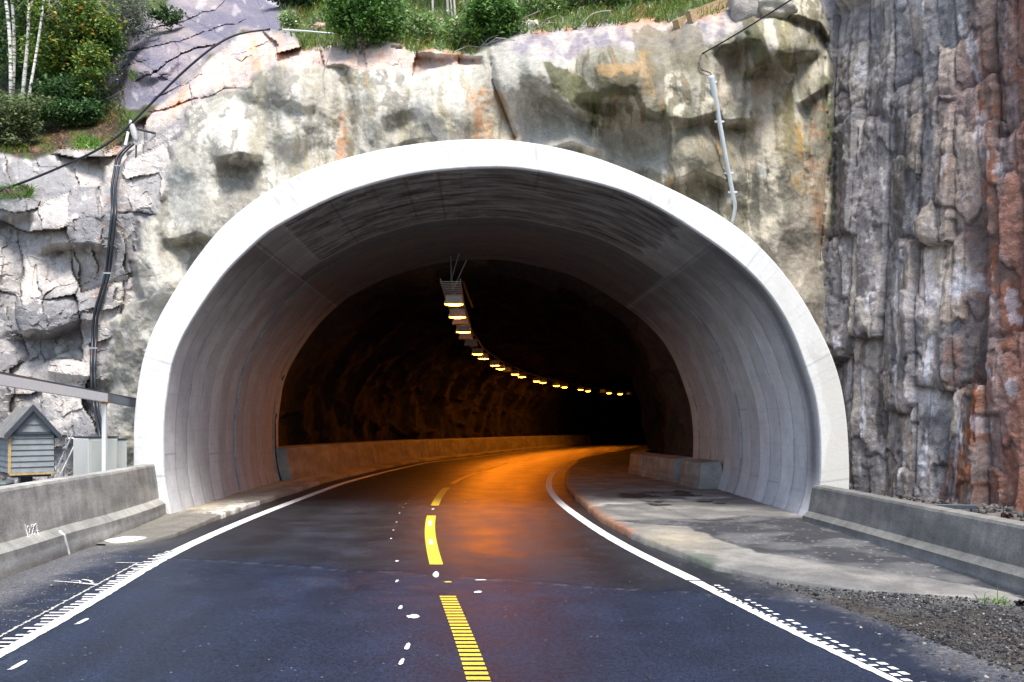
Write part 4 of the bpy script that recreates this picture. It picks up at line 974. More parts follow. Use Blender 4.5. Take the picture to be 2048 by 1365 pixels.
blob(896, 1165, .05, .03, 'small yellow paint splash right of the oblong white spot', 'yellow')
for k, (px, py) in enumerate([(782,1078),(787,1061),(793,1045),(799,1027),(806,1016),(812,1008),(819,1001),(826,996),(832,993)]):
    o = blob(px, py, .016, .045, 'tiny white dot in the curved row of dots left of the centre dashes'); o['group'] = 'row of white dots left of the centre line'
def scrib(name, segs, label):
    mb = MB()
    for a, b, w in segs:
        p, q = ground(*a), ground(*b); d = q - p; n_ = np.array([-d[1], d[0]]) / np.linalg.norm(d) * w
        mb.add([(*(p - n_), DZ), (*(p + n_), DZ), (*(q + n_), DZ), (*(q - n_), DZ)], [(0, 1, 2, 3)])
    return tag(mb.build(name, M['road_paint'], None), label, 'paint mark')
scrib('paint_mark', [((108,1163),(150,1166),.010),((150,1166),(192,1170),.018),((158,1162),(165,1169),.008),((165,1160),(185,1163),.012),((180,1163),(186,1167),.010),((142,1163),(158,1162),.008)], 'white surveyor scribble like a sideways T on the dusty left shoulder')
scrib('paint_mark', [((232,1126),(285,1127),.010)], 'thin white line across the left shoulder near the joint')

for a_, b_, l_ in (((153, 1250), (176, 1238), 'slanted white paint dash beside the left edge line, farther of two'), ((20, 1341), (53, 1322), 'slanted white paint dash beside the left edge line, nearest the camera')):
    p, q = ground(*a_), ground(*b_); d = q - p; n_ = np.array([d[1], -d[0]]) / np.linalg.norm(d) * .022; k_ = [(-1, .0), (-.6, .12), (-1, .3), (-.9, .6), (-1, .8), (-.4, 1), (.5, .97), (1, .75), (.9, .5), (1, .25), (.5, .04)]
    V_ = [(*(p + d * t_ + n_ * w_ - .5 * (p + q)), 0) for w_, t_ in k_]; o = mesh_obj('paint_spot', V_, [tuple(range(len(V_)))], M['road_paint'], None, None, False, (*(.5 * (p + q)), DZ)); tag(o, l_, 'paint spot', 'sprayed paint spots on the road')
# white plaster spill at the foot of the left barrier
mb = MB(); n = 26; t = np.linspace(0, 2 * PI, n, endpoint=False); g = ground(256, 1081)
sp = [(g[0] + .29 * math.cos(a) * (1 + .16 * math.sin(5 * a + 1)) , g[1] + .34 * math.sin(a) * (1 + .2 * math.sin(3 * a)), .03) for a in t]
mb.add([(g[0], g[1], .05)] + sp + [(x, y, -.01) for x, y, z in sp], [(0, 1 + i, 1 + (i + 1) % n) for i in range(n)] + [(1 + i, 1 + n + i, 1 + n + (i + 1) % n, 1 + (i + 1) % n) for i in range(n)])
tag(mb.build('plaster_spill', M['paint'], None, True), 'flat white lump of spilled plaster at the foot of the left barrier', 'spill')

# gravel heap, pebbles
def rocks(name, P, sizes, cols, mat):
    V = []; Q = []; C = []
    oct_ = np.array([(1,0,0),(-1,0,0),(0,1,0),(0,-1,0),(0,0,1),(0,0,-1)], float); of = np.array([(0,2,4),(2,1,4),(1,3,4),(3,0,4),(2,0,5),(1,2,5),(3,1,5),(0,3,5)])
    n = len(P); R = rng.normal(size=(n, 3, 3)); Qm = np.linalg.qr(R)[0]
    base = oct_[None] * (rng.uniform(.5, 1.2, (n, 6, 1))) * np.array(sizes)[:, None, None]
    V = np.einsum('nij,njk->nik', base, Qm); V[..., 2] *= .75; V = V + P[:, None]
    Fc = (of[None] + 6 * np.arange(n)[:, None, None]).reshape(-1, 3)
    return mesh_obj(name, V.reshape(-1, 3), Fc, mat, None, np.repeat(cols, 6, 0), False)
# right: rubble beside the road
n = 34000; px = rng.uniform(1390, 2120, n); py = rng.uniform(1140, 1420, n)
G_ = np.array([ground(a, b) for a, b in zip(px, py)])
dR = G_[:, 0] - fR(G_[:, 1]); kx = np.interp(G_[:, 1], KR[:, 1], KR[:, 0], left=5.2)
ok = (dR > .45 + .25 * fbm(G_[:, 0] * 2, G_[:, 1] * 2, 0, 3)) & (G_[:, 0] < kx + .1) & (G_[:, 0] < 4.75) & (rng.random(n) < .35 + .9 * fbm(G_[:, 0] * 1.2, G_[:, 1] * 1.2, 3, 3) + .4 * (dR > .8))
G_ = G_[ok]; n = len(G_); sz = np.exp(rng.normal(-4.95, .5, n))
tone = rng.random((n, 1)); cc = np.where(tone < .55, lin(46, 48, 54)[None], np.where(tone < .94, lin(92, 90, 88)[None], lin(150, 147, 140)[None])) * rng.uniform(.75, 1.25, (n, 1))
gr_o = rocks('gravel', np.c_[G_, sz * .35 - .012 + .03 * sstep(.6, 1.4, G_[:, 0] - fR(G_[:, 1]))], sz, cc, M['boulder']); tag(gr_o, kind='stuff', label='dark broken asphalt gravel strewn between the edge line and the right barrier', cat='gravel')
# left shoulder grit
n = 900; px = rng.uniform(-20, 330, n); py = rng.uniform(1095, 1290, n); G_ = np.array([ground(a, b) for a, b in zip(px, py)])
ok = (G_[:, 0] < fL(G_[:, 1]) - .25) & (G_[:, 0] > np.interp(G_[:, 1], lbase[::-1, 1], lbase[::-1, 0]) + .02); G_ = G_[ok]; n = len(G_); sz = np.exp(rng.normal(-5.1, .4, n))
gl_o = rocks('grit', np.c_[G_, sz * .5], sz, np.repeat(lin(150, 146, 138)[None], n, 0) * rng.uniform(.5, 1.3, (n, 1)), M['boulder']); tag(gl_o, kind='stuff', label='loose pale grit on the dusty left shoulder', cat='grit')
# rubble under the right rock face
n = 1500; s_ = rng.uniform(.3, 6, n); bx_ = np.interp(s_, sl_, base[:, 0]); by_ = np.interp(s_, sl_, base[:, 1]); off = np.abs(rng.normal(0, .45, n)); 
P = np.c_[bx_ - .9 * off - .1, by_ - .4 * off, .25 - .25 * off + .05]; P = P[(P[:, 0] > 5.1)]; n = len(P); sz = np.exp(rng.normal(-3.5, .55, n))
rb = rocks('rubble', P, sz, np.repeat(lin(112, 106, 102)[None], n, 0) * rng.uniform(.6, 1.3, (n, 1)), M['boulder']); tag(rb, kind='stuff', label='grey rock rubble heaped along the foot of the drilled rock face', cat='rubble')
# ------------------------------------------------------------------ tunnel lamps
ORANGE = (1.0, .21, .006)
lit = [(908,606,1),(915,632,1),(921,646,0),(927,662,1),(932,676,0),(942,689,0),(955,707,1),(967,716,1),(990,730,1),(1001,737,1),(1015,742,0),(1030,748,1),(1044,753,1),(1073,762,1),(1086,765,1),(1113,771,1),(1129,774,1),(1161,779,1),(1176,782,1),(1206,784,0),(1218,786,1),(1240,788,1),(1258,789,0)]
LPOS = [ground(x, y, 4.72) for x, y, l in lit]
tray_pts = np.array([ground(901, 562, 4.98)] + [(p[0] - .02, p[1]) for p in LPOS])
ordw = ['nearest lit', 'second lit', 'first unlit', 'third lit', 'second unlit', 'third unlit']
def make_lamp(on):
    root = empty('tunnel_lamp', (0, 0, 0))
    h_ = MB(); h_.box((0, 0, .10), (.46, .30, .20), bev=.025); h_.box((0, 0, .215), (.10, .24, .03)); [h_.box(c_, d_) for c_, d_ in (((0, -.158, -.012), (.50, .014, .075)), ((0, .158, -.012), (.50, .014, .075)), ((-.246, 0, -.012), (.014, .30, .075)), ((.246, 0, -.012), (.014, .30, .075)))]; h_.build('housing', M['lamp_body'], root)  # thin skirt plates round the cover are added to block upward light
    g_ = MB(); n = 20; V = []; rings = [(.0, 1.0), (-.035, .97), (-.06, .82), (-.075, .5)]
    for z, k in rings:
        for i in range(n):
            t = 2 * PI * i / n; ct, st_ = math.cos(t), math.sin(t)
            V.append((.225 * k * math.copysign(abs(ct) ** .7, ct), .14 * k * math.copysign(abs(st_) ** .7, st_), z))
    Fc = [(r * n + i, r * n + (i + 1) % n, (r + 1) * n + (i + 1) % n, (r + 1) * n + i) for r in range(3) for i in range(n)] + [tuple(3 * n + i for i in range(n))]
    g_.add(V, Fc); g_.build('glass_cover', M['lamp_on' if on else 'lamp_off'], root, True)
    return root
def copy_tree(o):
    c = o.copy(); COL.objects.link(c)
    for ch in list(o.children):
        k = ch.copy(); COL.objects.link(k); k.parent = c
    return c
protos = {}
far_n = 0
LAMP_W = 130.0
for idx, ((px, py, on), p) in enumerate(zip(lit, LPOS)):
    if on not in protos: protos[on] = make_lamp(on); o = protos[on]
    else: o = copy_tree(protos[on])
    j = min(idx + 1, len(LPOS) - 1); i0 = max(idx - 1, 0); d = LPOS[j] - LPOS[i0]
    z = float(gz(p[1])) + 4.72
    o.location = (p[0], p[1], z); o.rotation_euler.z = math.atan2(-d[0], d[1])
    nth = ['first', 'second', 'third', 'fourth', 'fifth', 'sixth', 'seventh', 'eighth', 'ninth', 'tenth', 'eleventh', 'twelfth', 'thirteenth', 'fourteenth', 'fifteenth', 'sixteenth', 'seventeenth', 'eighteenth', 'nineteenth', 'twentieth', 'twenty-first', 'twenty-second', 'twenty-third'][idx]
    lab = ('glowing orange tunnel lamp under the cable tray, nearest the tunnel mouth' if idx == 0 else '%s tunnel lamp, %s, counted along the tray from the tunnel mouth' % ('glowing orange' if on else 'unlit grey', nth))
    tag(o, lab, 'tunnel lamp', 'lamps hung in a row along the tunnel')
    if on:
        l_ = bpy.data.lights.new('sodium_light', 'SPOT'); lo = bpy.data.objects.new('sodium_light', l_); COL.objects.link(lo)
        l_.energy = LAMP_W * (.08 if idx < 4 else .5 if idx < 8 else 1.25); l_.color = ORANGE; l_.spot_size = math.radians(58); l_.spot_blend = .8; l_.shadow_soft_size = .12
        lo.parent = o; lo.location = (0, 0, -.12); lo.rotation_euler = (math.radians(-68), 0, 0)
# cable ladder carrying the lamps
tp = cat_rom(np.array([(p[0], p[1]) for p in tray_pts]), 260)
lad = empty('cable_ladder', (tp[0, 0], tp[0, 1], 4.98)); tag(lad, 'galvanised cable ladder hung under the tunnel roof carrying the lamps', 'cable ladder')
T = np.gradient(tp, axis=0); T /= np.linalg.norm(T, axis=1)[:, None]; Rr = np.stack([T[:, 1], -T[:, 0]], 1)
lo_ = np.array([tp[0, 0], tp[0, 1], 4.98])
for sgn in (-1, 1):
    q = tp + Rr * .24 * sgn; zz_ = gz(q[:, 1]) + 4.98
    V = np.concatenate([np.c_[q + Rr * a, zz_ + b] for a, b in ((-.012, -.03), (.012, -.03), (.012, .05), (-.012, .05))]) - lo_
    n = len(q); Fc = [(a * n + i, a * n + i + 1, ((a + 1) % 4) * n + i + 1, ((a + 1) % 4) * n + i) for a in range(4) for i in range(n - 1)] + [(0, n, 2 * n, 3 * n)]
    mesh_obj('side_rail', V, Fc, M['steel'], lad)
sarc = np.r_[0, np.cumsum(np.linalg.norm(np.diff(tp, axis=0), axis=1))]
rung0 = None
for k in range(38):
    s_ = .05 + k * .32; x = np.interp(s_, sarc, tp[:, 0]); y = np.interp(s_, sarc, tp[:, 1]); a = math.atan2(-np.interp(s_, sarc, T[:, 0]), np.interp(s_, sarc, T[:, 1]))
    if rung0 is None:
        rm = MB(); rm.box((0, 0, 0), (.46, .045, .016)); rung0 = rm.build('rung', M['lamp_body'], lad); r_ = rung0
    else:
        r_ = rung0.copy(); COL.objects.link(r_); r_.parent = lad
    r_.location = (x - lo_[0], y - lo_[1], float(gz(y)) - .015); r_.rotation_euler.z = a
def roofz(y): return 5.6
for (s_, dx, top_) in [(.25, .0, 5.62), (.25, .22, 5.62), (1.6, -.05, 6.1), (1.6, .5, 6.0), (6, 0, 6.0), (11, 0, 6.0)]:
    x = np.interp(s_, sarc, tp[:, 0]); y = np.interp(s_, sarc, tp[:, 1]); hm = MB(); hm.tube([(x - lo_[0], y - lo_[1], float(gz(y)) + .03), (x - lo_[0] + dx, y - lo_[1] - .35 * (dx != 0), top_ - 4.98 + float(gz(y)))], .014, 6); hm.build('hanger_rod', M['steel'], lad)
cm = MB(); cm.tube([(.30, .2, .0), (.31, 1.4, -.06), (.34, 2.6, -.12), (.3, 5, -.02)], .03, 6); cm.build('loose_cable', M['black'], lad)

# ------------------------------------------------------------------ things left of the portal
# hut
hx0, hy0, hz0, th_ = -7.09, 12.0, .86, math.radians(40)
hut = empty('small_hut', (hx0, hy0, 0), th_); tag(hut, 'small grey clapboard hut with pitched roof raised on a dark stand', 'hut')
w_, d_, eh, ap = .56, .95, .57, .92
def clap(mb, x0, x1, y, z0, zt, nrm_y, axis='x'):
    pass
wb = MB()
nb_ = 7; bh = eh / nb_
for k in range(nb_):                               # overlapping boards, each leaning out a little
    z0 = hz0 + k * bh; z1 = z0 + bh
    for (p, q, ox, oy) in (((0, 0), (w_, 0), 0, -1), ((0, d_), (0, 0), -1, 0), ((w_, 0), (w_, d_), 1, 0), ((w_, d_), (0, d_), 0, 1)):
        e0, e1 = .018, .003
        wb.add([(p[0] + ox * e0, p[1] + oy * e0, z0), (q[0] + ox * e0, q[1] + oy * e0, z0), (q[0] + ox * e1, q[1] + oy * e1, z1), (p[0] + ox * e1, p[1] + oy * e1, z1), (p[0], p[1], z0), (q[0], q[1], z0)], [(0, 1, 2, 3), (4, 5, 1, 0)])
zt = hz0 + eh; za = hz0 + ap; hw_ = w_ / 2
for yy, o_ in ((0, -1), (d_, 1)):
    for k in range(3):
        f0, f1 = k / 3, (k + 1) / 3
        a0, a1 = hw_ * f0, hw_ * f1; zz0, zz1 = zt + (za - zt) * f0, zt + (za - zt) * f1
        wb.add([(a0, yy + o_ * .018, zz0), (w_ - a0, yy + o_ * .018, zz0), (w_ - a1, yy + o_ * .003, zz1), (a1, yy + o_ * .003, zz1), (a0, yy, zz0), (w_ - a0, yy, zz0)], [(0, 1, 2, 3), (4, 5, 1, 0)])
wb.box((hw_, d_ / 2, hz0 + .01), (w_, d_, .02))
wb.build('clapboard_wall', M['clapboard'], hut)
rf = MB(); ov = .07; sl = (za - zt) / hw_
for sgn in (-1, 1):
    xe = hw_ + sgn * (hw_ + ov); ze = zt - ov * sl; n0 = np.array([sgn * sl, 0, 1]); n0 = n0 / np.linalg.norm(n0) * .035
    a = [(hw_, -ov, za), (xe, -ov, ze), (xe, d_ + ov, ze), (hw_, d_ + ov, za)]; b = [tuple(np.array(v) + n0) for v in a]
    rf.add(a + b, [(0, 1, 2, 3), (4, 7, 6, 5), (0, 4, 5, 1), (1, 5, 6, 2), (2, 6, 7, 3), (3, 7, 4, 0)])
rf.build('roof', plain('weathered_felt', (.17, .165, .155), .85, var=.3, nscale=8), hut)
tr = MB()
for sgn in (-1, 1):
    xe = hw_ + sgn * (hw_ + ov + .01); P = [(hw_, -ov - .012, za + .012), (xe, -ov - .012, zt - ov * sl + .012)]
    tr.add([(P[0][0], P[0][1], P[0][2] - .05), (P[1][0], P[1][1], P[1][2] - .05), (P[1][0], P[1][1], P[1][2] + .045), (P[0][0], P[0][1], P[0][2] + .045), (P[0][0], P[0][1] + .025, P[0][2] - .05), (P[1][0], P[1][1] + .025, P[1][2] - .05), (P[1][0], P[1][1] + .025, P[1][2] + .045), (P[0][0], P[0][1] + .025, P[0][2] + .045)], [(0, 1, 2, 3), (7, 6, 5, 4), (0, 4, 5, 1), (3, 2, 6, 7), (1, 5, 6, 2)])
tr.build('barge_board', M['dark_metal'], hut)
em = MB(); em.box((hw_, -.03, zt - .005), (w_ + .10, .03, .035)); em.build('gable_trim', M['dark_metal'], hut)
ct = MB(); ct.box((-.006, -.006, hz0 + eh / 2), (.036, .036, eh + .02)); ct.build('corner_board', M['raw_wood'], hut)
bt = MB(); bt.box((hw_, .0, hz0 - .018), (w_ + .02, .05, .03)); bt.build('base_batten', M['raw_wood'], hut)
sd_ = MB(); sd_.box((hw_, d_ / 2, hz0 - .05), (w_ - .06, d_ - .06, .035)); sd_.box((hw_, d_ / 2, (hz0 - .07) / 2), (.16, .16, hz0 - .07)); sd_.box((hw_, d_ / 2, .02), (.6, .6, .10)); sd_.build('stand', M['dark_metal'], hut)
# low dark box under the hut
lb = MB(); lb.box((-7.25, 11.7, .38), (.62, .4, .76), rz=.3, bev=.02); tag(lb.build('storage_box', plain('grey_box', (.10, .12, .12), .6), None), 'low grey box below the hut behind the left barrier', 'box')

# cabinets
def cabinet(px, Y, a, b, h, th, label, z0=0.0, handle=True):
    X = (px - CX) * Y / F; c, s = math.cos(th), math.sin(th)
    root = empty('electrical_cabinet', (X, Y, z0), th); tag(root, label, 'electrical cabinet')
    m_ = MB(); m_.box((b / 2, a / 2, h / 2), (b, a, h), bev=.008); m_.build('body', M['cabinet'], root)
    m_ = MB(); m_.box((b / 2, a / 2, h + .012), (b + .02, a + .02, .02)); m_.build('lid', M['dark_metal'], root)
    if handle:
        m_ = MB(); m_.box((b / 2, -.008, h / 2), (b - .05, .016, h - .06), bev=.004); d = m_.build('door', M['cabinet'], root)
        m_ = MB(); m_.box((.05, -.03, h * .42), (.025, .03, .14), bev=.005); m_.build('handle', M['dark_metal'], d)
        m_ = MB(); m_.box((-.006, a / 2, h / 2), (.012, a - .02, h - .02), bev=.004); m_.build('side_panel', M['cabinet_w'], root)
    return root
cabinet(178, 13.0, .54, .44, 1.33, math.radians(50), 'tall pale electrical cabinet with white side behind the left barrier')
cabinet(234, 13.75, .30, .15, .62, math.radians(35), 'small grey electrical cabinet right of the tall pale one', .66, False)
# beam and posts
gf = empty('beam_frame', (-6.04, 12.6, 0)); tag(gf, 'white horizontal beam on a slim white post beside the tunnel ring', 'beam frame')
O_ = np.array([-6.04, 12.6, 0])
def bar(mb, p, q, w, h):
    p, q = np.array(p, float), np.array(q, float); d = q - p; d /= np.linalg.norm(d); s = np.cross(d, [0, 0, 1.0]); s /= np.linalg.norm(s); u = np.cross(s, d)
    V = [e + s * a * w / 2 + u * b * h / 2 for e in (p, q) for a, b in ((-1, -1), (1, -1), (1, 1), (-1, 1))]
    mb.add(V, [(0, 1, 2, 3), (7, 6, 5, 4), (0, 4, 5, 1), (1, 5, 6, 2), (2, 6, 7, 3), (3, 7, 4, 0)])
b0, b1_ = at(-90, 745, 9.2), at(210, 796, 12.6); b2_ = at(268, 808, 14.25)
m_ = MB(); bar(m_, b0 - O_, b1_ - O_, .08, .125); m_.build('beam', M['white_gloss'], gf)
m_ = MB(); bar(m_, b0 - O_ + [0, 0, .08], b2_ - O_ + [0, 0, .078], .11, .03); m_.build('beam_cap', M['dark_metal'], gf)
m_ = MB(); bar(m_, b1_ - O_ + (b2_ - b1_) * .06, b2_ - O_, .07, .115); m_.build('tie_beam', plain('slate_grey_steel', (.10, .12, .14), .5), gf)
m_ = MB(); m_.box((0, 0, .96), (.056, .056, 1.92)); m_.build('post', M['white_gloss'], gf)
m_ = MB(); m_.box((b0[0] - O_[0] + .05, b0[1] - O_[1] + .1, 1.0), (.056, .056, 2.0)); m_.build('post', M['white_gloss'], gf)
m_ = MB(); m_.box((0.0, .0, 1.925), (.075, .09, .15)); m_.build('bracket', M['rust'], gf)
# scaffold
sf = empty('scaffold_frame', (-6.9, 13.2, 0)); tag(sf, 'thin galvanised scaffold tubes propped beside the tall electrical cabinet', 'scaffold'); O2 = np.array([-6.9, 13.2, 0])
for a, b, Ya, Yb, nm in [((92,985),(146,866),13.0,13.5,'brace'),((104,985),(148,893),13.0,13.5,'brace'),((124,1000),(132,876),13.3,13.3,'upright'),((136,877),(240,881),13.9,14.2,'rail'),((136,862),(136,880),13.9,13.9,'stub'),((236,868),(236,884),14.2,14.2,'stub'),((124,962),(146,961),13.3,13.5,'rail')]:
    m_ = MB(); m_.tube([at(*a, Ya) - O2, at(*b, Yb) - O2], .013, 7); m_.build(nm, M['steel'], sf)
m_ = MB(); m_.box(at(130, 897, 13.28) - O2, (.06, .05, .05), bev=.01); m_.build('clamp', M['steel'], sf)
# frame behind the right barrier
rt0 = at(1897, 1060, 12.0); rf_ = empty('framed_board', rt0, math.radians(-12)); tag(rf_, 'grey board in a thick dark frame lying against the rubble behind the right barrier', 'framed board')
hw2, hh = .325, .36
for c_, d_ in (((0, 0, hh - .03), (2 * hw2 + .06, .07, .06)), ((-hw2, 0, hh / 2 - .15), (.06, .07, hh + .18)), ((hw2, 0, hh / 2 - .15), (.075, .07, hh + .18))):
    m_ = MB(); m_.box(c_, d_, bev=.006); m_.build('frame_bar', M['dark_metal'], rf_)
m_ = MB(); m_.box((0, .02, hh / 2 - .15), (2 * hw2 - .05, .02, hh + .12)); m_.build('panel', plain('grey_board', (.30, .29, .28), .8, var=.3, nscale=9), rf_)
m_ = MB(); m_.box((-.0, .0, hh - .16), (.026, .02, .12)); m_.build('red_strip', M['red'], rf_)
m_ = MB(); m_.tube([(.21, -.03, .12), (.19, -.03, .22)], .022, 8); m_.build('white_stub', M['paint'], rf_)
m_ = MB(); n = 20; m_.add([(.20, .005, .17)] + [(.20 + .075 * math.cos(2 * PI * k / n), .005, .17 + .075 * math.sin(2 * PI * k / n)) for k in range(n)], [(0, 1 + k, 1 + (k + 1) % n) for k in range(n)]); m_.build('dark_disc', M['black'], rf_)

# ------------------------------------------------------------------ cables, pipe, antenna on the rock
def cable(name, pts, r, out, label, cat, mat='black', n=90, sm=6, Yfix=None):
    P = np.array([surf(p[0], p[1], out) if Yfix is None else at(p[0], p[1], Yfix(p[0])) for p in pts]); Q = smooth_line(cat_rom(P, n), sm)
    mb = MB(); mb.tube(Q, r, 8); o = mb.build(name, M[mat], None, True); return tag(o, label, cat)
low = [(264,288),(250,300),(238,315),(232,345),(227,380),(228,420),(222,480),(216,540),(203,590),(192,630),(188,690),(186,750),(191,810),(199,850),(206,890)]
tw = empty('cable_bundle', surf(264, 288, .1)); tag(tw, 'pair of thick black cables running down the left rock to the cabinet', 'cable')
P0 = np.array(tw.location)
for dx in (-3.4, 3.4):
    lq = cat_rom(np.array(low, float), 90); dep = np.array([min(surf(a + e_, b, .05)[1] for e_ in (-8, 0, 8)) for a, b in lq]); dep = np.array([dep[max(0, i_ - 4):i_ + 5].min() for i_ in range(90)]); dep = smooth_line(dep[:, None], 12)[:, 0]
    dep = dep - np.interp(np.arange(90), [0, 68, 89], [0, 0, .5])
    P = np.array([at(a + dx, b, y_) for (a, b), y_ in zip(lq, dep)]); mb = MB(); mb.tube(P - P0, .026, 8); mb.build('cable', M['black'], tw, True)
for a, b in ((233, 330), (213, 545), (188, 700)):
    j_ = int(np.argmin(np.abs(lq[:, 1] - b))); cl = MB(); cl.box(at(lq[j_, 0], lq[j_, 1], dep[j_] - .02) - P0, (.13, .03, .03)); cl.build('strap', M['steel'], tw)
cable('overhead_cable', [(-160,445),(0,382),(60,360),(120,335),(190,303),(240,270),(270,240),(310,200),(355,155),(400,115),(440,85),(470,70),(495,64),(540,59)], .022, 0, 'black cable strung diagonally up across the left rock and over the slab', 'cable', Yfix=lambda u: np.interp(u, [-160, 0, 240, 400, 480, 540], [15.2, 15.8, 16.0, 16.0, 16.2, 16.4]))
cable('overhead_cable', [(565,60),(610,63),(655,67),(700,70)], .02, 0, 'short grey-blue cable running into the round bush on the cliff edge', 'cable', 'pvc', Yfix=lambda u: np.interp(u, [560, 700], [16.2, 17.0]))
cable('overhead_cable', [(1404,108),(1440,88),(1500,52),(1560,14),(1600,-12),(1680,-70)], .013, 0, 'thin black wire rising to the right above the white conduit', 'wire', Yfix=lambda u: np.interp(u, [1400, 1700], [14.55, 13.2]))
cable('drip_wire', [(1404,108),(1399,120),(1402,138),(1412,143),(1420,146),(1424,154)], .010, .06, 'short looped black wire at the top of the white conduit', 'wire', n=40, sm=2)
pr = empty('conduit_pipe', surf(1422, 152, .1)); tag(pr, 'white plastic conduit pipe clipped down the sprayed rock to the arch', 'pipe'); P0 = np.array(pr.location)
pts = [(1422,152),(1430,195),(1437,235),(1445,280),(1452,320),(1458,350),(1463,375),(1467,395),(1470,412),(1468,430),(1464,447)]
P = np.array([surf(a, b, .10) for a, b in pts]); P[:, 1] = np.minimum(smooth_line(P[:, 1:2], 8)[:, 0], P[:, 1] + .02)
P[:, 1] = np.interp(np.arange(len(P)), [0, 5, 10], [P[:3, 1].min(), P[3:7, 1].min(), P[7:, 1].min()])
P = np.array([at(a, b, y) for (a, b), y in zip(pts, P[:, 1])])
mb = MB(); mb.tube(cat_rom(P - P0, 60), np.interp(np.linspace(0, 1, 60), [0, .3, 1], [.052, .04, .032]), 10); mb.build('pipe', M['pvc'], pr, True)
for k in (.3, 2.2, 4.9, 6.5):
    mb = MB(); q = np.array([np.interp(k, range(len(P)), P[:, j]) for j in range(3)]) - P0; mb.box(q, (.16, .03, .035), bev=.006); mb.build('clip', M['pvc'], pr)
# antenna
ap_ = at(266, 262, 16.0); an = empty('wall_antenna', ap_); tag(an, 'white oval antenna plate on a dark bracket fixed to the left rock', 'antenna')
n = 22; V = []
for r_, yy in ((.0, -.02), (.7, -.015), (1.0, .0), (1.0, .05), (.7, .07), (0, .075)):
    for k in range(n): t = 2 * PI * k / n; V.append((.055 * r_ * math.cos(t) - .21 * .26 * r_ * math.sin(t), yy, .21 * r_ * math.sin(t)))
Fc = [(r_ * n + k, r_ * n + (k + 1) % n, (r_ + 1) * n + (k + 1) % n, (r_ + 1) * n + k) for r_ in range(5) for k in range(n)]
mesh_obj('plate', V, Fc, plain('grey_white_plate', (.50, .49, .48), .5), an, None, True)
m_ = MB(); m_.tube([(-.10, .02, -.02), (-.13, -.03, -.28)], .025, 8); m_.build('side_plate', M['white_gloss'], an)
m_ = MB(); m_.tube([(.03, .07, -.25), (.02, .08, -.50)], .018, 8); m_.tube([(.02, .08, -.46), (.26, .35, -.58)], .022, 8); m_.build('bracket', M['dark_metal'], an)
m_ = MB(); m_.tube([(.04, .08, .06), (.30, .3, .05)], .024, 8); m_.build('arm', M['dark_metal'], an)
m_ = MB(); m_.box((.10, .3, -.54), (.42, .3, .05), rz=.2); m_.build('bracket_plate', M['dark_metal'], an)

# ------------------------------------------------------------------ timber and stones on the edge
def surf_top(px, py, dz=0):
    p = surf(px, py); p[2] += dz; return p
m_ = MB(); bar(m_, surf(1352, 50, .15), surf(1418, 18, .12), .12, .16); tag(m_.build('timber_beam', M['timber'], None), 'short weathered timber beam at the cliff edge, left of two', 'timber beam')
m_ = MB(); bar(m_, surf(1378, 36, .2), surf(1530, -22, .15), .10, .22); tag(m_.build('timber_beam', M['timber'], None), 'long pale timber beam lying along the cliff edge above the conduit', 'timber beam')
def boulder(px, py, r, label, colr, out=.1, sq=(1, .8, .7)):
    nn_, mm = 28, 20; V = []
    for i in range(mm + 1):
        ph_ = PI * i / mm
        for k in range(nn_):
            t = 2 * PI * k / nn_; V.append((math.sin(ph_) * math.cos(t), math.sin(ph_) * math.sin(t), math.cos(ph_)))
    V = np.array(V); V = V / (np.abs(V) ** 3.2).sum(1)[:, None] ** (1 / 3.2) * (1 + .30 * fbm(V[:, 0] * 1.5 + px, V[:, 1] * 1.5, V[:, 2] * 1.5, 4))[:, None] * np.array(sq) * r
    Fc = [(i * nn_ + k, (i + 1) * nn_ + k, (i + 1) * nn_ + (k + 1) % nn_, i * nn_ + (k + 1) % nn_) for i in range(mm) for k in range(nn_)]
    o = mesh_obj('boulder', V, Fc, M['boulder'], None, np.tile(lin(*colr), (len(V), 1)), True, surf(px, py, out)); return tag(o, label, 'boulder')
boulder(1063, 53, .13, 'small pale boulder resting on the cliff edge among twigs', (206, 200, 190)); boulder(862, 68, .12, 'reddish boulder half hidden in grass above the edge', (176, 150, 132))
boulder(1500, 12, .42, 'grey rounded boulder at the top right of the sprayed rock, left of two', (160, 154, 148), .3, (.8, .7, 1.0)); boulder(1552, 18, .30, 'pale mossy boulder at the top right of the sprayed rock, right of two', (176, 170, 156), .3)
boulder(142, 150, .55, 'dark angular boulder in the shade behind the birch trunks', (86, 92, 92), .3, (1, .8, .9)); boulder(283, 38, .25, 'small grey boulder on top of the purple slab', (150, 146, 142), .1)
boulder(640, 58, .14, 'pinkish boulder left of the round bush', (190, 156, 140))
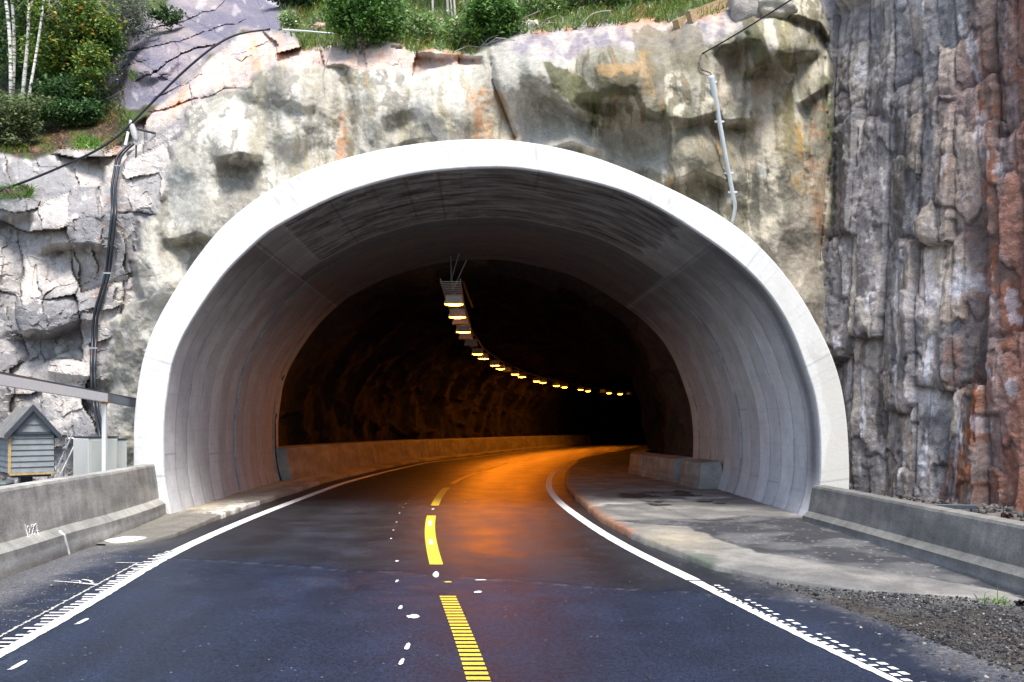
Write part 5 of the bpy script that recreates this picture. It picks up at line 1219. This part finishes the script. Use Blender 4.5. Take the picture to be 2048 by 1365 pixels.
# ------------------------------------------------------------------ vegetation
def leaf_arrays(Cn, size, up=.5, aspect=.55):
    n = len(Cn); nrm_ = rng.normal(size=(n, 3)); nrm_[:, 2] = np.abs(nrm_[:, 2]) + up; nrm_[:, 1] -= .35; nrm_ /= np.linalg.norm(nrm_, axis=1)[:, None]
    a = np.cross(nrm_, rng.normal(size=(n, 3))); a /= np.linalg.norm(a, axis=1)[:, None]; b = np.cross(nrm_, a)
    s = size * rng.uniform(.6, 1.35, n); bend = nrm_ * (s * .18)[:, None]
    V = np.stack([Cn + a * s[:, None] - bend, Cn + b * (s * aspect)[:, None], Cn - a * s[:, None] - bend, Cn - b * (s * aspect)[:, None]], 1)
    return V
def leaf_mesh(name, Cn, size, cols, parent, up=.5, aspect=.55):
    """cols: list of (weight, albedo)"""
    o = np.array(parent.location) if parent is not None else np.zeros(3)
    V = leaf_arrays(Cn, size, up, aspect) - o
    n = len(Cn); w = np.array([c[0] for c in cols], float); w /= w.sum(); k = rng.choice(len(cols), n, p=w)
    C = np.array([lin(*c[1]) for c in cols])[k] * rng.uniform(.7, 1.3, (n, 1))
    Q = np.arange(4 * n).reshape(n, 4)
    return mesh_obj(name, V.reshape(-1, 3), Q, M['leaf'], parent, np.repeat(C, 4, 0), False)
def clumps(cen, rad, ncl, per, spread, shell=.55):
    d = rng.normal(size=(ncl, 3)); d /= np.linalg.norm(d, axis=1)[:, None]
    r = rng.uniform(shell, 1.0, ncl) ** .7
    r = r * (1 + .5 * pn(d[:, 0] * 1.7 + cen[0] * 3, d[:, 1] * 1.7, d[:, 2] * 1.7 + cen[2])) * np.where(rng.random(ncl) < .08, 1.25, 1)
    c = np.array(cen) + d * r[:, None] * np.array(rad)
    m = rng.poisson(per, ncl) + 3
    k = np.repeat(np.arange(ncl), m)
    P = c[k] + rng.normal(size=(len(k), 3)) * np.array(spread) * rng.uniform(.6, 1.3, ncl)[k][:, None]
    return c, P
GREEN = [(4, (71, 109, 46)), (3, (93, 135, 57)), (2, (52, 89, 41)), (1, (123, 155, 75))]
DARKG = [(4, (53, 87, 45)), (3, (72, 108, 53)), (2, (42, 72, 39)), (1, (104, 133, 72))]
BIRCH = [(4, (91, 121, 51)), (3, (121, 145, 65)), (2, (67, 98, 46)), (.7, (198, 182, 70)), (.2, (222, 163, 70))]
OLIVE = [(3, (93, 109, 68)), (3, (114, 128, 84)), (2, (75, 91, 57)), (1, (148, 155, 109))]
PALE = [(3, (119, 150, 87)), (2, (146, 171, 109)), (2, (96, 128, 68)), (.6, (223, 226, 182))]
GREYS = [(3, (112, 123, 109)), (3, (137, 144, 128)), (2, (91, 105, 89)), (1, (171, 173, 155))]
m, nt, b = new_mat('birch_bark')
g = nt.nodes.new('ShaderNodeNewGeometry'); mp = nt.nodes.new('ShaderNodeMapping'); mp.inputs['Scale'].default_value = (5, 5, 22); nt.links.new(g.outputs['Position'], mp.inputs[0])
nn = noise(nt, 1.0, 4, .6, mp.outputs[0]); r = ramp(nt, nn.outputs[0], [(.41, (.05, .045, .04)), (.49, (.55, .53, .49)), (.8, (.72, .70, .66))]); nt.links.new(r.outputs[0], b.inputs['Base Color']); b.inputs['Roughness'].default_value = .75
M['birch'] = m
M['bark'] = plain('grey_bark', (.16, .14, .12), .85, var=.35, nscale=20)
M['twig'] = plain('pale_twig', (.40, .37, .33), .8, var=.3, nscale=20)

def tree(name, label, cat, group, base_, top_, r0, crown, mat, cols, leaf=.05, limbs=14, per=60, mats='birch', spread=.22, ncl=60, bend=.15):
    """trunk through base and top; crown: list of (centre, radii)"""
    base_ = np.array(base_, float); top_ = np.array(top_, float)
    root = empty(name, base_); tag(root, label, cat, group)
    n = 14; t = np.linspace(0, 1, n)[:, None]; P = base_ + (top_ - base_) * t; P[:, 0] += bend * np.sin(t[:, 0] * PI * 1.6) * .6; P[:, 1] += bend * .4 * np.sin(t[:, 0] * PI * 2.3)
    P[0, 2] -= .25
    mb = MB(); mb.tube(P - base_, r0 * (1 - .72 * t[:, 0]), 10)
    allP = []
    for cen, rad in crown:
        c, L = clumps(cen, rad, ncl, per, (spread, spread, spread * .6), .25); allP.append(L)
        for q in c[rng.permutation(len(c))[:limbs]]:
            k = rng.integers(4, n); s = P[k]
            mid_ = (s + q) / 2 + np.array([0, 0, .12]); mb.tube(cat_rom(np.array([s, mid_, q]) - base_, 7), np.linspace(r0 * .20, .006, 7), 5)
    mb.build('trunk', M[mats], root, True)
    leaf_mesh('crown', np.vstack(allP), leaf, cols, root)
    return root
def bush(name, label, cat, group, cen, rad, cols, leaf=.05, ncl=90, per=45, spread=.12, base_=None, stems=9, up=.5, aspect=.55, shell=.5):
    cen = np.array(cen, float); bs = np.array(base_ if base_ is not None else cen - np.array([0, -.1, rad[2]]), float)
    root = empty(name, bs); tag(root, label, cat, group)
    c, L = clumps(cen, rad, ncl, per, (spread, spread, spread * .7), shell)
    mb = MB()
    for q in c[rng.permutation(len(c))[:stems]]:
        mb.tube(cat_rom(np.array([bs + rng.normal(size=3) * .05, (bs + q) / 2 + rng.normal(size=3) * .08, q]) - bs, 7), np.linspace(.02, .005, 7), 5)
    mb.build('stems', M['bark'], root)
    leaf_mesh('foliage', L, leaf, cols, root, up, aspect)
    return root
# --- birches on the left ledge
BG = 'trees on the ledge at the left'
def bt_(u0, v0, u1, v1, Y, r0, label, crown, **kw):
    a = at(u0, v0, Y); b2 = at(u1, v1, Y + .3); d = b2 - a; top = a + d * (7.2 / np.linalg.norm(d))
    return tree('birch_tree', label, 'birch tree', BG, a, top, r0, [(at(*q[:2], q[2]), q[3]) for q in crown], 'birch', BIRCH, **kw)
bt_(22, 200, 3, 6, 19.6, .05, 'birch tree with thick white trunk, leftmost at the image edge', [((-30), -120, 20.5, (1.6, 1.2, 1.4))], per=42)
bt_(25, 196, 15, 0, 20.2, .046, 'birch tree with white trunk just right of the leftmost one', [(40, -110, 21.2, (1.3, 1.0, 1.2)), (110, 20, 21.6, (.9, .5, .8))], per=36)
bt_(43, 200, 48, 0, 19.2, .046, 'birch tree with white speckled upright trunk in the middle of the left grove', [(110, -90, 20.5, (1.4, 1.0, 1.1)), (165, 60, 20.0, (.55, .45, .7))], per=36)
bt_(52, 222, 79, 37, 18.8, .034, 'thin birch tree with crooked leaning trunk, nearest the purple slab', [(150, 30, 19.6, (.9, .5, .6)), (120, 110, 19.8, (.8, .5, .35))], per=40, bend=.06)
TG = 'dark trees behind the birches'
for k, (u, v, Y, cr, lab) in enumerate([(20, 120, 24, [(10, 40, 23.5, (1.6, .9, 1.8))], 'dark leafy tree filling the gap behind the leftmost birch trunk'), (110, 140, 23.5, [(118, 70, 22.8, (1.3, .8, 1.2))], 'dark leafy tree behind the middle birches, above the shaded boulder'), (180, 120, 22.5, [(170, 20, 22.0, (1.2, .8, 1.2))], 'yellow flecked leafy tree at the left edge of the purple slab'), (80, 60, 26, [(60, -20, 25, (2.2, .9, 1.4)), (160, -60, 25, (2.0, .9, 1.2))], 'tall dark tree at the top of the left grove')]):
    b0 = at(u, v + 60, Y); tree('leafy_tree', lab, 'tree', TG, b0, b0 + np.array([.2, .2, 5.5]), .10, [(at(*q[:2], q[2]), q[3]) for q in cr], 'bark', DARKG if k != 2 else BIRCH, leaf=.055, limbs=8, per=46, mats='bark', ncl=95, spread=.24)
bush('bush', 'rounded grey-green bush at the bottom of the birches at the left edge', 'bush', None, at(15, 242, 17.9), (.58, .45, .52), OLIVE, .04, 100, 55, .10)
bush('bush', 'dark low bush under the birches beside the shaded boulder', 'bush', None, at(135, 185, 19.3), (.72, .4, .32), DARKG, .045, 70, 45, .12)
bush('bush', 'small dark yellowish bush at the lower left corner of the purple slab', 'bush', None, at(185, 140, 19.2), (.30, .3, .6), BIRCH, .04, 50, 40, .10)
bush('willow_shrub', 'grey-green twiggy willow shrub leaning over the top of the purple slab', 'shrub', None, at(232, 28, 20.8), (.95, .5, .62), GREYS, .05, 90, 34, .16, base_=at(215, 75, 20.6), stems=30, aspect=.3)
bush('shrub', 'small dark shrub in the crack above the purple slab', 'shrub', None, at(332, 30, 21.5), (.36, .2, .2), DARKG, .04, 36, 30, .08)
for u_, v_, Y_, ru_, cols_, lab_ in [(70, 215, 18.9, (.45, .3, .2), OLIVE, 'low olive shrub between the birch feet on the ledge'), (150, 225, 18.7, (.6, .3, .2), DARKG, 'low dark shrub on the soil under the thin leaning birch'), (120, 120, 20.6, (.8, .4, .5), GREEN, 'mid green shrub in the shade between the birches and the purple slab'), (195, 80, 20.2, (.5, .35, .55), GREEN, 'green shrub hanging over the left side of the purple slab'), (60, 130, 21.5, (.8, .4, .5), DARKG, 'dark shrub behind the foot of the birch trunks')]:
    bush('shrub', lab_, 'shrub', None, at(u_, v_, Y_), ru_, cols_, .042, 60, 42, .11)
# --- plants along the cliff edge
EG = 'bushes along the cliff edge'
def on(u, v, out=0): return surf(u, v, out)
def eb(u, v, ru, rv, Yo, cols, label, name='bush', **kw):
    Y = surf(u, min(v + rv, 95), 0)[1] + Yo; c = at(u, v, Y); k = Y / F
    return bush(name, label, 'bush', EG, c, (ru * k, ru * k * .7, rv * k), cols, base_=at(u, v + rv, Y), **kw)
eb(728, 30, 72, 62, -.1, GREEN, 'large round bright green bush on the cliff edge left of centre', leaf=.038, ncl=190, per=55, spread=.085, stems=16, shell=.35)
eb(982, 34, 46, 48, .0, GREEN, 'medium green bush on the cliff edge above the crack at the centre', leaf=.045, ncl=110, per=42, spread=.09)
eb(935, 62, 34, 34, -.1, PALE, 'pale green low bush left of the medium green bush', leaf=.04, ncl=60, per=34, spread=.09)
eb(600, -6, 58, 30, .3, DARKG, 'dark green bush hanging over the rock at the top left of the round bush', leaf=.06, ncl=70, per=30, spread=.12)
eb(578, 40, 16, 22, .0, PALE, 'tiny pale green bush on the rock below the dark hanging bush', leaf=.035, ncl=22, per=22, spread=.06)
eb(1080, 14, 52, 28, .5, PALE, 'loose pale green bush right of the medium bush, near the top of the photo', leaf=.04, ncl=70, per=34, spread=.11)
eb(1155, 6, 50, 22, .5, OLIVE, 'olive bush at the top edge right of centre', leaf=.04, ncl=60, per=34, spread=.11)
eb(1235, 2, 46, 20, .5, GREEN, 'green bush at the top edge left of the timber beams', leaf=.04, ncl=60, per=34, spread=.11)
eb(846, 60, 36, 30, .2, PALE, 'pale feathery bush between the round bush and the bare stems', leaf=.035, ncl=50, per=30, spread=.09)
eb(800, 30, 16, 34, .4, PALE, 'narrow whitish flowering bush touching the right of the round bush', leaf=.035, ncl=30, per=26, spread=.07)
eb(1330, -6, 40, 18, .4, OLIVE, 'olive bush behind the timber beams', leaf=.04, ncl=40, per=30, spread=.1)
eb(870, -8, 60, 20, 2.0, DARKG, 'dark bush in the shade behind the bare stems', leaf=.055, ncl=60, per=34, spread=.13)
SG = 'bare pale saplings above the portal'
for k, (a, b2, r, lab) in enumerate([((897,32),(888,-60),.035,'bare pale sapling, leftmost of the group above the portal'), ((912,40),(900,-60),.03,'bare pale sapling, second from left above the portal'), ((906,38),(895,-60),.02,'thinnest bare sapling between two others above the portal'), ((866,28),(860,-60),.03,'lone bare grey sapling left of the group above the portal'), ((782,10),(774,-60),.03,'bare pale sapling behind the right side of the round bush'), ((1035,28),(1030,-60),.05,'white birch sapling stem right of the medium green bush'), ((924,20),(926,-60),.02,'bare thin sapling, rightmost of the group above the portal')]):
    Y = surf(*a)[1]; p, q = at(*a, Y), at(*b2, Y + .2); root = empty('sapling', p); tag(root, lab, 'sapling', SG)
    mb = MB(); P = cat_rom(np.array([p - [0, 0, .1], (p + q) / 2 + [rng.normal() * .03, 0, 0], q, q + (q - p) * 1.5]) - p, 14); mb.tube(P, np.linspace(r, r * .35, 14), 7); mb.build('trunk', M['twig'] if k != 5 else M['birch'], root, True)
    top = p + P[-1]; c, L = clumps(top, (.7, .6, .7), 26, 24, (.15, .15, .1), .3); leaf_mesh('crown', L, .05, GREEN, root)
# dry twigs on the edge
tg = MB()
for u, v in [(1055, 55), (1075, 58), (1020, 62), (960, 95), (975, 88), (1095, 52)]:
    for k in range(5):
        p = surf(u, v, .1); d = rng.normal(size=3) * np.array([.35, .15, .12]); tg.tube([p, p + d * .5 + [0, 0, .06], p + d], .008, 5)
tag(tg.build('dry_twigs', M['twig'], None), kind='stuff', label='tangle of dry pale twigs along the cliff edge', cat='twigs')
for pts, lab in [([(662,92),(655,120),(646,150),(650,180)], 'pale root hanging down the pink rock left of centre'), ([(1160,56),(1180,32),(1200,24),(1222,22)], 'thin arched dry branch over the grass at the right')]:
    mb = MB(); P = np.array([surf(a, b, .07) for a, b in pts]); P[:, 1] = P[:, 1].min(); P = np.array([at(a, b, y) for (a, b), y in zip(pts, P[:, 1])]); mb.tube(cat_rom(P, 24), .011, 6); tag(mb.build('dry_branch', M['twig'], None, True), lab, 'branch')
# grass
def grass(name, pts, h, cols, label, kind='stuff', group=None, lean=.5, wd=.007):
    n = len(pts); H = h * rng.uniform(.5, 1.3, n); dr = rng.normal(size=(n, 3)) * lean; dr[:, 2] = 1; dr[:, 1] -= .2; dr /= np.linalg.norm(dr, axis=1)[:, None]
    sd_ = rng.normal(size=(n, 3)); sd_[:, 2] = 0; sd_ /= np.linalg.norm(sd_, axis=1)[:, None]; w = wd * rng.uniform(.7, 1.4, n)
    m_ = pts + dr * (H * .55)[:, None]; dro = rng.normal(size=(n, 3)) * .25; dro[:, 2] = -.15; tip = pts + dr * H[:, None] + dro * H[:, None]
    V = np.stack([pts - sd_ * w[:, None], pts + sd_ * w[:, None], m_ + sd_ * (w * .7)[:, None], m_ - sd_ * (w * .7)[:, None], tip], 1)
    wt = np.array([c[0] for c in cols], float); k = rng.choice(len(cols), n, p=wt / wt.sum()); C = np.array([lin(*c[1]) for c in cols])[k] * rng.uniform(.75, 1.3, (n, 1))
    b_ = 5 * np.arange(n)[:, None]
    Fc = np.concatenate([np.c_[b_, b_ + 1, b_ + 2], np.c_[b_, b_ + 2, b_ + 3], np.c_[b_ + 3, b_ + 2, b_ + 4]])
    o = mesh_obj(name, V.reshape(-1, 3), Fc, M['leaf'], None, np.repeat(C, 5, 0), False)
    return tag(o, label, 'grass', group, kind)
def scatter(u0, u1, n, vtop, dens):
    P = []
    u = rng.uniform(u0, u1, n * 3); v = rng.uniform(vtop, 112, n * 3); l = np.interp(u, lip[:, 0], lip[:, 1])
    ok = (v < l + 2) & (dens(u, v) > rng.random(n * 3))
    return np.array([surf(a, b, .0) for a, b in zip(u[ok][:n], v[ok][:n])])
dn = lambda u, v: np.clip(.55 + .9 * fbm(u * .02, v * .04, 3, 3), .1, 1)
GR = [(4, (92, 120, 46)), (3, (120, 146, 62)), (2, (70, 98, 40)), (1.4, (150, 132, 70)), (.8, (168, 120, 62))]
grass('grass', scatter(560, 1500, 9500, -30, dn), .26, GR, 'long green and straw coloured grass on the slope above the portal')
grass('ground_cover', scatter(560, 1500, 5500, -30, lambda u, v: np.clip(.3 + 1.2 * fbm(u * .03, v * .05, 8, 3), 0, 1)), .16, [(3, (108, 136, 80)), (2, (136, 156, 108)), (1, (196, 200, 176))], 'low pale leafy ground cover among the grass above the portal', lean=.9, wd=.022)
# left ledge: moss tufts, ferns, litter
def pts_in(reg, n): 
    u = rng.uniform(reg[0], reg[1], n); v = rng.uniform(reg[2], reg[3], n); return np.array([surf(a, b, .02) for a, b in zip(u, v)])
for reg, n, h, cs_, lab in [((150, 205, 278, 300), 260, .16, [(2, (96, 140, 60)), (1, (130, 168, 80))], 'bright green fern tuft on the soil ledge left of the antenna'), ((0, 60, 290, 306), 240, .10, [(2, (96, 112, 40)), (1, (70, 90, 34))], 'mossy grass tuft at the edge of the left ledge'), ((0, 66, 376, 398), 300, .16, [(2, (84, 120, 50)), (1, (110, 146, 70)), (.3, (196, 110, 160))], 'green plant tuft with pink flowers on the rock at the left edge'), ((185, 250, 170, 250), 420, .18, [(2, (86, 100, 44)), (1, (120, 110, 60))], 'mossy grass tuft between the birches and the purple slab'), ((258, 275, 145, 165), 60, .14, [(2, (96, 130, 50))], 'small grass tuft under the overhang of the purple slab'), ((240, 262, 225, 285), 160, .16, [(2, (96, 120, 56)), (1, (130, 140, 90))], 'grass tuft in the gully left of the antenna')]:
    o = grass('grass_tuft', pts_in(reg, n), h, cs_, lab, 'stuff', 'grass tufts on the left rock', .8, .012); o['category'] = 'grass tuft'
P = pts_in((20, 235, 225, 305), 1100); C3 = leaf_arrays(P + [0, 0, .02], .03, 2.0); cc = np.array([lin(150, 92, 50), lin(120, 70, 44), lin(176, 130, 84), lin(96, 70, 52)])[rng.integers(0, 4, len(P))]
o = mesh_obj('leaf_litter', C3.reshape(-1, 3), np.arange(4 * len(P)).reshape(-1, 4), M['leaf'], None, np.repeat(cc, 4, 0)); tag(o, kind='stuff', label='fallen brown leaves scattered on the soil ledge under the birches', cat='leaf litter')
for a, b2, lab in [((175, 205), (252, 178), 'thin bare branch reaching from the bushes over the ledge'), ((70, 215), (135, 240), 'fallen thin branch lying on the soil ledge')]:
    p, q = surf(*a, .25), surf(*b2, .3); mb = MB(); mb.tube(cat_rom(np.array([p, (p + q) / 2 + [0, 0, -.08], q]), 12), np.linspace(.02, .008, 12), 6); tag(mb.build('bare_branch', M['twig'], None, True), lab, 'branch')
# weed on the right
g = ground(1990, 1213); P = np.array([[g[0], g[1], .02]]) + rng.normal(size=(26, 3)) * [.05, .05, 0]
o = grass('weed', P, .15, [(2, (112, 150, 70)), (1, (140, 170, 96))], 'thin bright green weed growing in the gravel below the right barrier', None, None, .7, .006); o['category'] = 'weed'
